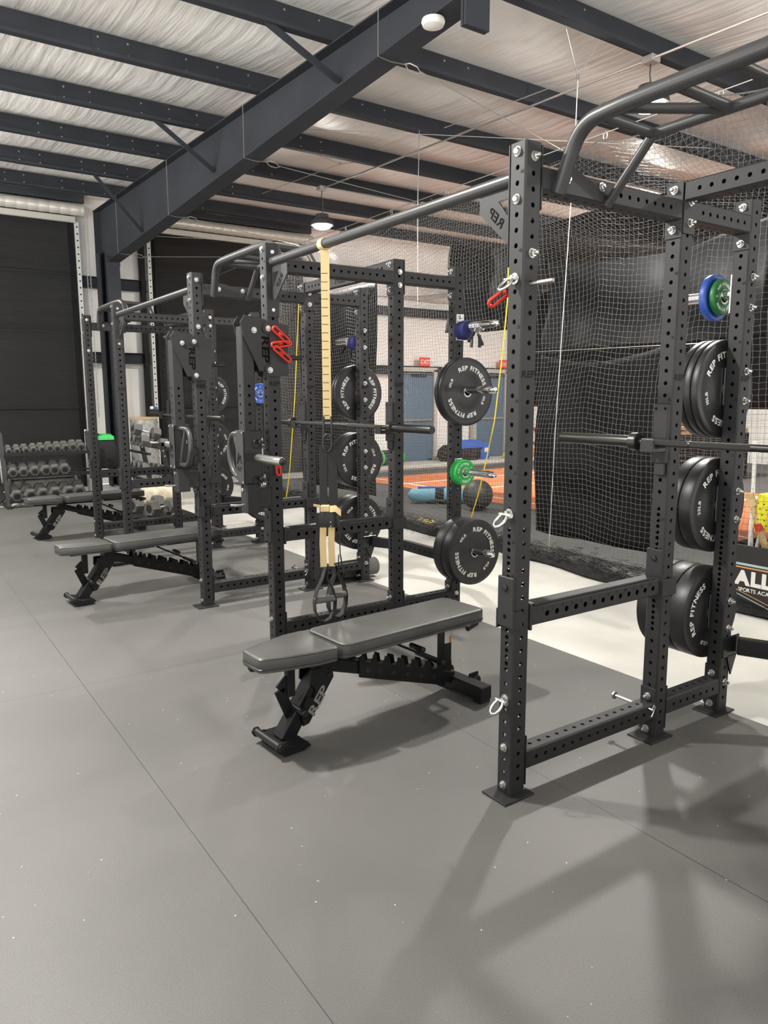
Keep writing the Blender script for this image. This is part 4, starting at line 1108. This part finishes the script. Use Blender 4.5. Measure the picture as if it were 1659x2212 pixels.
for k in range(1500):
    y = rr.uniform(NY0, NY1); b = Vector(wallnet((y-NY0)/(NY1-NY0), 0)); b.z = 0.01; p = [b+Vector((rr.gauss(.05, .10), 0, abs(rr.gauss(.03, .04))))]
    for q in range(5): p.append(p[-1]+Vector((rr.uniform(-.05, .05), rr.uniform(-.09, .09), rr.uniform(-.04, .045)))); p[-1].z = max(.006, min(.13, p[-1].z))
    h.tube(p, .0022, 3)
h.build('gathered_hem', M['netheap'], net, 60)
mb = MB()
for s in range(60):
    pass
ym = [NY0+(NY1-NY0)*i/120 for i in range(121)]; V = []; F = []
for y in ym:
    b = wallnet((y-NY0)/(NY1-NY0), 0); 
    for k in range(7): a = pi*k/6; V.append((b[0]+.05-.14*cos(a), y, .004+(.055+.02*sin(y*9)+.012*sin(y*23))*sin(a)))
for i in range(120):
    for k in range(6): q = i*7+k; F.append((q, q+1, q+8, q+7))
MB().add(V, F).build('floor_fold', M['netheap'], net, 60)
def roofnet(u, v):
    y = NY0+(NY1-NY0)*u; x = NETX-.05+(NXF-NETX)*v
    z = NETZ-.06-scal(y)*(1-min(1, v*6))-.62*sin(pi*v)**.8*(1+.22*sin(y*1.3))+.05*sin(y*2.6+x*2)
    return (x, y, z)
tag(net_sheet(roofnet, 228, 82, .0013, rn, .004).build('cage_roof_net', M['net'], None, 60), 'sagging black net forming the roof of the cage', 'net')
def farnet(u, v): y = NY0+(NY1-NY0)*u; z = .02+3.5*v; return (NXF+.05*sin(y*2+z), y, z)
tag(net_sheet(farnet, 190, 58, .0013).build('far_cage_net', M['net'], None, 60), 'black net wall on the far side of the cage', 'net')
def endnet(u, v): x = NETX+(NXF-NETX)*u; z = .02+3.52*v; return (x, NY1+.06*sin(x*3+z), z)
tag(net_sheet(endnet, 82, 70, .0013).build('cage_end_net', M['net'], None, 60), 'black net wall closing the cage in front of the blue doors', 'net')
# net cable with hooks
c = tag(MB().tube([(NETX-.05, NY0-.3, NETZ), (NETX-.05, 8.9, NETZ), (NETX+.1, YW, NETZ+.02)], .0045, 6).build('net_cable', M['wire']), 'long steel cable carrying the top edge of the batting cage net', 'cable')
for y in HANG:
    MB().tube([(NETX-.05+.004*cos(a), y+.022*cos(a), NETZ-.022+.032*sin(a)) for a in [2*pi*i/14 for i in range(14)]], .0035, 5, True).build('net_hook', M['wire'], c)
tag(MB().tube([(NETX-.02, 2.74, 4.19), (NETX-.02, 2.75, NETZ), (NETX-.06, 2.83, 1.2), (NETX-.02, 2.9, .05)], .0045, 6).build('drop_cord', M['jambtrack']), 'white vertical cord hanging in front of the large black tarp', 'cord')
tag(MB().tube([(NETX, 5.0, roofz(5.11)), (NETX-.02, 5.0, NETZ), (NETX, 5.02, 2.55)], .005, 6).build('drop_cord', M['wire']), 'thin grey cord dropping from the net cable beside the middle rack', 'cord')
for (p, q, r_, l) in (((NETX-.02, 2.74, 4.19), (2.75, 2.40, roofz(2.37)), (3.2, 2.38, roofz(2.37)+.1), 'above the white drop cord'),
                      ((NETX-.02, 6.65, 4.45), (2.9, 6.5, roofz(6.48)), (3.6, 6.5, roofz(6.48)+.06), 'near the lamp over the tan strap')):
    t = thing('purlin_sling', 'steel wire sling under a purlin '+l, 'wire', p)
    P0 = Vector(p)
    MB().tube([Vector(q)-P0, (0, 0, 0), Vector(r_)-P0], .004, 5).build('sling_wire', M['wire'], t); MB().lathe([(.012, -.02), (.012, .02)], None, 8).build('clamp', M['silver'], t)
    MB().tube([(0, 0, 0), Vector((P0.x-.6, P0.y+1.05, P0.z-.22))-P0], .004, 5).build('side_wire', M['wire'], t)
cable('cross_wire', [(1.62, 5.45, 4.24), (3.3, 4.3, 4.15), (5.5, 2.9, 4.05)], .003, M['wire'], 'long thin wire crossing under the purlins from the rafter to the right', 'wire')
cable('cross_wire', [(1.62, 9.9, 3.95), (5.0, 9.0, 4.0)], .003, M['wire'], 'faint wire crossing near the far lamp by the rolling door', 'wire')
# yellow ropes
cable('yellow_rope', [(2.70, 6.75, 2.70), (2.70, 6.78, 2.44), (2.7, 6.83, 2.1), (2.7, 6.91, 1.505), (2.7, 6.995, 1.077), (2.7, 7.07, .7), (2.7, 7.136, .411), (2.72, 7.28, .10), (2.75, 7.4, .008)], .0065, M['yellow'], 'yellow rope hanging behind the near jammer arm', 'rope')
cable('yellow_rope', [(2.98, 3.18, 3.4), (2.95, 3.19, 2.74), (2.95, 3.19, 2.38), (2.95, 3.23, 2.01), (2.95, 3.28, 1.63), (2.95, 3.33, 1.29), (2.95, 3.43, .93), (2.95, 3.53, .60), (2.95, 3.63, .35), (2.96, 3.76, .10), (2.98, 3.9, .008)], .0065, M['yellow'], 'yellow rope hanging beside the front upright with shackles', 'rope')
t = [(3.42+.11*cos(a)+.01*i*.1, 5.05+.10*sin(a), .018+.0012*i) for i, a in enumerate([2*pi*k/18 for k in range(25)])]
cable('yellow_rope', [(3.62, 5.35, .02), (3.55, 5.2, .02)]+t+[(3.30, 5.0, .02), (3.2, 4.75, .012)], .0065, M['yellow'], 'coil of yellow rope lying on the floor at the foot of the net', 'rope')
# black tarps
def tarp(name, p0, p1, z0, z1, label, nu=40, nv=34, amp=.05, seed=0, sag=0.0, dz=0.0):
    rd = random.Random(seed); ph = [rd.uniform(0, 6) for _ in range(6)]
    a, b = Vector(p0), Vector(p1); d = (b-a); L = d.length; n = Vector((d.y, -d.x)).normalized(); V = []; F = []
    for i in range(nu+1):
        u = i/nu
        for j in range(nv+1):
            v = j/nv; o = amp*(sin(u*L*4+ph[0]+v*2)*.5+sin(u*L*9+ph[1])*.3*(1-v*.5)+sin(v*7+u*5+ph[2])*.35)
            q = a+d*u+n*o
            V.append((q.x, q.y, z0+dz*u+(z1-z0-dz*u)*v-sag*4*u*(1-u)*v))
    for i in range(nu):
        for j in range(nv): q = i*(nv+1)+j; F.append((q, q+nv+1, q+nv+2, q+1))
    m_ = MB().add(V, F); o = m_.build(name, M['tarp'], None, 60)
    md = o.modifiers.new('thickness', 'SOLIDIFY'); md.thickness = .004
    return tag(o, label, 'tarp')
tarp('black_tarp', (3.62, 3.42), (3.62, 2.02), .15, 1.93, 'large black tarp hung low inside the net, behind the nearest barbell', seed=1, sag=.10, amp=.06)
tarp('black_tarp', (3.66, 8.55), (3.66, 6.42), .18, 3.0, 'tall black tarp inside the net, behind the hanging straps', seed=2, amp=.05)
tarp('black_tarp', (7.25, 7.2), (7.25, 1.4), 1.35, 4.25, 'long dark tarp across the far side of the cage', 60, seed=3, amp=.10)
tarp('black_tarp', (4.45, 4.15), (4.45, 1.6), 2.02, 3.0, 'dark folded tarp slung above the large low tarp', seed=9, amp=.10, sag=.12)
tarp('black_tarp', (4.55, 5.95), (4.85, 4.55), 2.35, 3.55, 'bunched dark curtain hung high in the cage beside the tarp', seed=4, amp=.14, sag=.2)
tarp('black_tarp', (7.2, 1.2), (7.2, -2.6), 1.9, 4.2, 'far dark tarp beyond the rear upright of the nearest rack', seed=6, amp=.10)
cable('tarp_line', [(3.62, 3.6, 1.96), (3.62, 1.4, 1.93)], .004, M['wire'], 'wire carrying the top of the large low tarp', 'wire')

# ------------------------------------------------------------------ dumbbells
def db_mesh(r, L):
    k = ('db', round(r, 4), L)
    if k not in ME:
        hl = L*.30; c = r*.18
        head = MB()
        for s in (-1, 1):
            m_ = frame((0, 0, 0), (0, s, 0))
            prof = [(r*.80, L/2-hl), (r, L/2-hl+c), (r, L/2-c*.9), (r*.86, L/2)]
            hd = MB().lathe(prof, m_ @ Matrix.Rotation(pi/6, 4, 'Z') if False else m_, 6); 
            ME[k+(s,)] = hd.mesh('head', M['hex'], 0)
            ME[k+(s, 'face')] = MB().lathe([(r*.5, L/2+.0006), (.001, L/2+.0008)], m_, 20, False).mesh('face_disc', M['rack'], 0)
        ME[k] = MB().lathe([(.014, -L/2+hl), (.017, -L*.1), (.017, L*.1), (.014, L/2-hl)], frame((0, 0, 0), (0, 1, 0)), 14).mesh('handle', M['chrome'], 40)
    return k
def dumbbell(p, r, L, rz, tilt, label, group):
    k = db_mesh(r, L)
    t = thing('dumbbell', label, 'dumbbell', p, 0, group); t.rotation_euler = (tilt, 0, rz)
    link('handle', ME[k], t)
    for s in (-1, 1):
        hd = link('head', ME[k+(s,)], t); link('face_disc', ME[k+(s, 'face')], hd)
    return t
ORD = ['leftmost', 'second', 'third', 'fourth', 'fifth', 'sixth', 'seventh', 'eighth', 'ninth', 'tenth']
rk = thing('dumbbell_rack', 'three tier black dumbbell rack in front of the wide black rolling door', 'dumbbell rack', (0, 9.5, 0))
for x in (-.47, .70):
    f = MB().bar((x, -.10, .02), (x, .28, 1.02), .06, .045, .004).box((x, .08, .02), (.07, .52, .04), .004).build('side_frame', M['rack'], rk)
    b_ = MB(); 
    for z, y in ((.83, .24), (.55, .12), (.22, .0)): b_.lathe([(.012, 0), (.010, .01)], frame((x-.03, y, z), (-1, 0, 0)), 8)
    b_.build('frame_bolts', M['silver'], f)
    MB().cyl((x, .36, 0), (x, .36, 1.05), .022, 12).build('rear_post', M['nickel'], rk)
TI = ((.735, .20, 10, .046, .069), (.435, .10, 6, .068, .082), (.10, .0, 6, .085, .095))
for ti, (z, y, n, r0, r1) in enumerate(TI):
    tr = MB()
    for dy, dz in ((-.085, -.02), (.115, .035)): tr.box((.115, y+dy, z+dz), (1.15, .05, .022), .004)
    tr.box((.115, y-.11, z-.005), (1.15, .006, .05), .001); tr.build('shelf_tray', M['black'], rk)
    tl = radians(15)
    xs = -.40
    pitch = 1.07/n if ti == 0 else (.135 if ti == 1 else .168)
    for i in range(n):
        r = r0+(r1-r0)*i/(n-1); x = -.385+pitch*i+(.02 if ti else 0)
        L = .16+.9*r if ti == 0 else .30
        dz = .010 + r*1.06*.87+ (.008 if i in (5, 8) and ti == 0 else 0)
        dumbbell((x, 9.5+y+.01, z+dz+.012), r, L, radians(random.uniform(-6, 6)), tl, '%s dumbbell from the left on the %s tier of the three tier rack' % (ORD[i], ('top', 'middle', 'bottom')[ti]) if i else 'leftmost dumbbell on the %s tier of the three tier rack' % ('top', 'middle', 'bottom')[ti], 'dumbbells on the %s tier' % ('top', 'middle', 'bottom')[ti])
# second rack with heavy dumbbells, to the right of the column foot
rk = thing('dumbbell_rack', 'black rack of heavy dumbbells right of the column, behind the farthest rack', 'dumbbell rack', (1.35, 9.25, 0))
for y in (-.28, .75):
    MB().bar((.36, y, .02), (.20, y, .86), .03, .07, .004).box((.12, y, .02), (.62, .07, .04), .004).bar((.20, y, .84), (.42, y, .80), .03, .06, .004).build('side_frame', M['rack'], rk)
    MB().lathe([(.014, 0), (.011, .01)], frame((.22, y-.016, .74), (0, -1, 0)), 8).build('frame_bolt', M['silver'], rk)
    MB().lathe([(.014, 0), (.011, .01)], frame((.24, y-.016, .66), (0, -1, 0)), 8).build('frame_bolt', M['silver'], rk)
for z in (.30, .70): MB().box((.02, .23, z), (.05, 1.06, .03), .004).box((.28, .23, z+.06), (.05, 1.06, .03), .004).build('shelf_tray', M['black'], rk)
HV = ((.70, -.16, 0, 'nearest on the upper shelf'), (.70, .06, 0, 'second on the upper shelf'), (.70, .28, 0, 'third on the upper shelf'), (.30, -.14, 0, 'nearest on the lower shelf'), (.30, .10, 0, 'second on the lower shelf'), (.30, .34, 0, 'third on the lower shelf'))
for z, y, a, l in HV:
    dumbbell((1.35+.13, 9.25+y, z+.16), .095, .40, radians(-90+a), radians(-11), 'heavy dumbbell, '+l+' of the rack right of the column', 'heavy dumbbells on the angled rack')
dumbbell((1.40, 9.17, 1.02), .095, .42, radians(-84), radians(-14), 'heavy dumbbell stacked on top of the others right of the column', 'heavy dumbbells on the angled rack')
dumbbell((1.10, 7.62, .105), .115, .42, radians(-70), 0, 'nearer of the two big dumbbells on the floor in the farthest rack', 'dumbbells on the floor')
dumbbell((1.02, 8.00, .105), .115, .42, radians(-78), 0, 'farther of the two big dumbbells on the floor in the farthest rack', 'dumbbells on the floor')
# bags and boxes by the column
t = thing('backpack', 'black backpack with a bright green top hanging by the column', 'backpack', (1.07, 10.2, .42))
MB().loft(rrect(-.15, .15, -.10, .10, .06, 4), [(.03, 0), (0, .04), (0, .34), (.03, .44), (.09, .50)]).build('bag_body', M['cloth'], t, 50)
MB().loft(rrect(-.145, .145, -.105, .10, .06, 4), [(.02, .445), (.03, .50), (.08, .53), (.11, .54)]).build('green_flap', M['packgreen'], t, 50)
MB().strip([(-.17, -.05, .50), (-.18, -.06, .3), (-.17, -.05, .06)], .04, (0, 1, 0), .01).build('shoulder_strap', M['packgreen'], t)
t = thing('wall_post', 'short black post carrying the green topped backpack', 'post', (.98, 10.32, 0)); MB().box((.0, 0, .48), (.05, .05, .96), .004).build('post', M['rack'], t); MB().box((.10, 0, .88), (.2, .03, .03), .004).build('hook_arm', M['rack'], t); MB().box((0, 0, .01), (.3, .3, .02), .003).build('post_foot', M['rack'], t)
t = thing('wrapped_roll', 'upright roll in clear stretch wrap on a stand, behind the heavy dumbbells', 'roll', (1.78, 10.55, 0))
MB().lathe([(.10, .0), (.215, .003), (.22, .02), (.222, .5), (.218, 1.16), (.215, 1.18)], None, 28).build('wrapped_body', M['wrap'], t, 40); MB().lathe([(.218, 1.16), (.222, 1.165), (.222, 1.20), (.10, 1.205)], None, 28).build('cardboard_rim', M['kraft'], t, 40)
t = thing('small_box', 'small dark box with white cups and a blue lid on the wrapped roll', 'box', (1.96, 10.5, 1.205)); MB().box((-.02, 0, .06), (.14, .13, .12), .004).build('box_body', M['cloth'], t); MB().box((-.05, 0, .145), (.05, .05, .05), .01).build('white_cup', M['white'], t); MB().lathe([(.022, .12), (.026, .15), (.01, .165)], Matrix.Translation((.02, -.02, 0)), 14).build('blue_lid', M['bagblue'], t)
t = thing('sandbag', 'white and red sandbag on the floor behind the big dumbbells', 'bag', (1.36, 8.55, 0))
MB().loft(rrect(-.26, .30, -.16, .16, .10, 5), [(.05, .0), (.0, .08), (.0, .20), (.04, .28), (.12, .33)]).build('bag_body', M['cream'], t, 60)
MB().tube([(-.10, -.13*cos(a)-.0, .16+.15*sin(a)) for a in [pi*i/14 for i in range(-3, 18)]], .022, 8).build('red_band', M['red'], t, 60); MB().strip([(-.1, -.10, .305), (.05, -.05, .335), (.2, 0, .335)], .06, (0, 1, .1), .012).build('red_strap', M['red'], t)
t = thing('floor_mat', 'black drilled rubber pad on the floor under the big dumbbells', 'mat', (1.0, 7.75, 0)); MB().box((.05, 0, .0), (.85, 1.1, .012), .002).build('pad', M['plate'], t)
t = thing('tire_wheel', 'black wheel standing at the left end of the three tier rack', 'wheel', (-.62, 9.85, .19)); MB().lathe([(.10, -.05), (.17, -.06), (.19, -.03), (.19, .03), (.17, .06), (.10, .05), (.10, -.05)], Matrix.Rotation(pi/2, 4, 'X') , 30, False).build('tyre', M['plate'], t, 40); MB().lathe([(.005, -.02), (.10, -.025), (.10, .025), (.005, .02)], Matrix.Rotation(pi/2, 4, 'X'), 20).build('wheel_rim', M['rack'], t)
t = thing('push_sled', 'low grey sled behind the bottom tier of the three tier rack', 'sled', (.15, 10.45, 0)); MB().box((0, 0, .33), (1.1, .08, .07), .006).box((0, 0, .21), (1.0, .03, .16), .004).build('sled_beam', M['hex'], t)
for x in (-.48, .46): MB().tube(fillet([(x, -.25, .02), (x, -.12, .40), (x, .12, .40), (x, .25, .02)], .14, 6), .035, 10).build('sled_skid', M['plate'], t, 60)
MB().cyl((.30, 0, .36), (.30, 0, .56), .03, 14).build('sled_post', M['nickel'], t)

# ------------------------------------------------------------------ things beyond the net
t = thing('exercise_ball', 'large dark grey exercise ball on the cage floor beyond the net', 'ball', (4.72, 5.55, .008)); 
MB().lathe([(.205*sin(pi*i/16)+.0005, .205-.205*cos(pi*i/16)) for i in range(17)], None, 28, False).build('ball_body', M['ball'], t, 80)
MB().tube([(.2055*cos(a), .2055*sin(a), .205) for a in [2*pi*i/40 for i in range(40)]], .004, 5, True).build('seam', M['cloth'], t)
t = thing('bat_bag', 'pale blue bat bag lying on the cage floor left of the grey ball', 'bag', (4.75, 6.35, .008), radians(-38))
MB().lathe([(.02, -.50), (.09, -.44), (.11, -.30), (.12, .1), (.10, .42), (.03, .48)], frame((0, 0, .11), (1, 0, 0)), 18).build('bag_body', M['teal'], t, 50)
MB().lathe([(.121, -.10), (.123, -.08), (.123, .0), (.121, .02)], frame((0, 0, .11), (1, 0, 0)), 18, False).build('dark_band', M['cloth'], t, 50); MB().box((-.15, -.01, .225), (.4, .07, .02), .008).build('blue_panel', M['bagblue'], t)
t = thing('short_dumbbell', 'small black dumbbell in front of the pale blue bat bag', 'dumbbell', (4.5, 6.02, .09), radians(-40)); MB().cyl((-.22, 0, 0), (.1, 0, 0), .022, 12).build('handle', M['black'], t); MB().lathe([(.05, 0), (.08, .01), (.08, .06), (.05, .07)], frame((.08, 0, 0), (1, 0, 0)), 18).build('head', M['plate'], t)
t = thing('duffel_roll', 'black roll with bright green bands on the back wall strip', 'roll', (7.05, 11.1, .24), radians(8)); MB().lathe([(.02, -.42), (.15, -.41), (.16, -.2), (.16, .2), (.15, .41), (.02, .42)], frame((0, 0, 0), (1, 0, 0)), 20).build('roll_body', M['cloth'], t, 50)
for x in (-.36, -.22, .22, .36): MB().lathe([(.161, -.03), (.166, -.02), (.166, .02), (.161, .03)], frame((x, 0, 0), (1, 0, 0)), 20, False).build('green_band', M['packgreen'], t)
t = thing('gear_bag', 'blue and black gear bag between the two blue doors', 'bag', (9.05, 11.1, .08)); MB().loft(rrect(-.55, .55, -.2, .2, .12, 5), [(.08, 0), (0, .1), (.02, .25), (.14, .36)]).build('bag_body', M['cloth'], t, 60); MB().loft(rrect(-.2, .62, -.18, .18, .1, 5), [(0, .28), (.0, .36), (.1, .46)]).build('blue_top', M['bagblue'], t, 60)
t = thing('catcher_bag', 'blue and white bag standing beside the right blue door', 'bag', (9.72, 11.1, .08)); MB().loft(rrect(-.15, .2, -.14, .14, .08, 4), [(.03, 0), (0, .1), (.02, .30), (.08, .40)]).build('bag_body', M['bagblue'], t, 60); MB().box((.03, -.142, .22), (.12, .012, .10), .004).build('white_patch', M['white'], t)
t = thing('red_hurdle', 'red tubular frame in front of the right blue door', 'frame', (11.2, 11.1, .08)); MB().tube(fillet([(-.45, 0, 0), (-.4, 0, .62), (.3, 0, .66), (.35, 0, .0)], .1, 6), .045, 10).build('frame_tube', M['red'], t, 60); MB().tube([(-.4, .02, .33), (.33, .02, .3)], .04, 10).build('cross_tube', M['red'], t)
for i, (x, m_, r, l) in enumerate(((10.35, 'lemon', .07, 'small yellow ball on the back wall strip'), (10.95, 'lemon', .10, 'larger yellow ball by the red frame'), (11.25, 'orange', .10, 'orange ball by the red frame'))):
    o = MB().lathe([(r*sin(pi*k/10)+.0004, r-r*cos(pi*k/10)) for k in range(11)], Matrix.Translation((x, 10.95, .08)), 16, False).build('ball', M[m_], None, 80); tag(o, l, 'ball')
t = thing('lumber_stack', 'stack of pale wooden boards on a dark shelf beyond the far net', 'lumber', (10.6, 6.25, 0)); MB().box((0, 0, .42), (2.2, .9, .84), .01).build('shelf_base', M['cloth'], t)
for k in range(5): MB().box((random.uniform(-.08, .08), random.uniform(-.05, .05), .88+.085*k), (2.1-.12*k, .8, .065), .004).build('board', M['wood'], t)
# bat box with sign
t = thing('bat_box', 'black bin of bats with an ALL sports academy sign at the right edge', 'bin', (3.12, .40, 0))
bx = MB(); 
bx.box((.0, 0, .235), (.02, 1.24, .47), .002).box((.36, 0, .235), (.02, 1.24, .47), .002).box((.18, .61, .235), (.36, .02, .47), .002).box((.18, -.61, .235), (.36, .02, .47), .002).box((.18, 0, .01), (.36, 1.24, .02))
bx.build('bin_walls', M['signbg'], t)
X = -.0115
def chev(z0, dz, th, m_, nm): 
    g = MB()
    for s in (-1, 1): g.bar((X, .58*s, z0), (X, .02*s, z0+dz), .003, th, 0, up=(0, 0, 1)) if dz else None
    if not dz: g.box((X, 0, z0), (.003, 1.16, th))
    g.build(nm, M[m_], t, 0)
chev(.335, 0, .016, 'signteal', 'top_stripe'); chev(.312, 0, .010, 'signor', 'top_stripe')
for z, th, m_ in ((.160, .010, 'signor'), (.134, .016, 'signteal')):
    g = MB()
    for s in (-1, 1): g.bar((X, .58*s, z), (X, .18*s, z-.115), .003, th, 0, up=(1, 0, 0))
    g.box((X, 0, z-.115), (.003, .37, th)); g.build('lower_stripe', M[m_], t, 0)
v, f, w_ = text_flat('ALL', .135, .06, 1.05); MB().add(v, f, fm((X-.001, .57-w_/2-.02, .238), '-x')).build('sign_letters', M['white'], t, 0)
v, f, w_ = text_flat('SPORTS ACADEMY', .038, .02, 1.0); MB().add(v, f, fm((X-.001, .515-w_/2, .152), '-x')).build('sign_letters', M['white'], t, 0)
def bat(p, q, r0, r1, m_, label, nm='bat'):
    o = MB().tube([Vector(p).lerp(Vector(q), k/8) for k in range(9)], [r0*1.5, r0, r0, r0*1.05, r0*1.2, (r0+r1)/2, r1, r1, r1*.8], 14).build(nm, M[m_], None, 60); return tag(o, label, 'bat')
bat((3.22, .93, 1.20), (3.22, .90, .03), .013, .022, 'white', 'tall white stick standing in the bat bin')
o = bat((3.19, .93, .83), (3.26, .66, .03), .022, .05, 'wood', 'wooden paddle bat with taped handle leaning in the bin'); MB().lathe([(.030, 0), (.030, .05)], frame((3.194, .915, .79), (.09, -.27, -.8)), 12).build('tape', M['tan'], o); MB().lathe([(.0315, 0), (.0315, .05)], frame((3.208, .86, .62), (.09, -.27, -.8)), 12).build('red_tape', M['red'], o)
t = thing('lemon_foam_bat', 'bright yellow dimpled foam head on a thin handle in the bin', 'bat', (3.25, .93, .02)); MB().lathe([(.02, .55), (.055, .57), (.06, .62), (.06, .76), (.05, .81), (.01, .825)], Matrix.Rotation(.12, 4, 'X'), 18).build('foam_head', M['lemon'], t, 50); MB().cyl((0, 0, 0), (0, -.07, .56), .014, 10).build('handle', M['cream'], t)
dm = MB()
for k in range(5):
    for q in range(9):
        a = 2*pi*(q+.5*(k % 2))/9; dm.add([(.0605*cos(a+d), .0605*sin(a+d), .60+.038*k+e) for d, e in ((-.09, 0), (0, -.007), (.09, 0), (0, .007))], [(0, 1, 2, 3)], Matrix.Rotation(.12, 4, 'X'))
dm.build('dimples', M['num'], t, 0)
bat((3.27, .70, .62), (3.30, .62, .03), .014, .033, 'black', 'dark bat leaning in the bin behind the wooden paddle'); bat((3.29, .72, .78), (3.31, .55, .03), .016, .03, 'hex', 'grey bat with a blue knob standing in the bin')
o = MB().lathe([(.01, 0), (.03, .005), (.03, .02), (.01, .025)], frame((3.289, .722, .78), (0, .1, 1)), 14).build('blue_knob', M['bagblue'], bpy.data.objects['bat.002'] if 'bat.002' in bpy.data.objects else o)
t = thing('white_ball_bucket', 'white ball pile beside the bats in the bin', 'ball', (3.33, .62, .02)); MB().lathe([(.02, 0), (.11, .0), (.12, .4), (.02, .42)], None, 18).build('bucket', M['cloth'], t)
for dx, dy, dz in ((0, 0, .47), (.05, .06, .46), (-.05, .05, .46), (.03, -.06, .46), (-.02, .02, .56)): MB().lathe([(.038*sin(pi*k/8)+.0003, -.038*cos(pi*k/8)) for k in range(9)], Matrix.Translation((dx, dy, dz)), 12, False).build('white_ball', M['white'], t, 80)
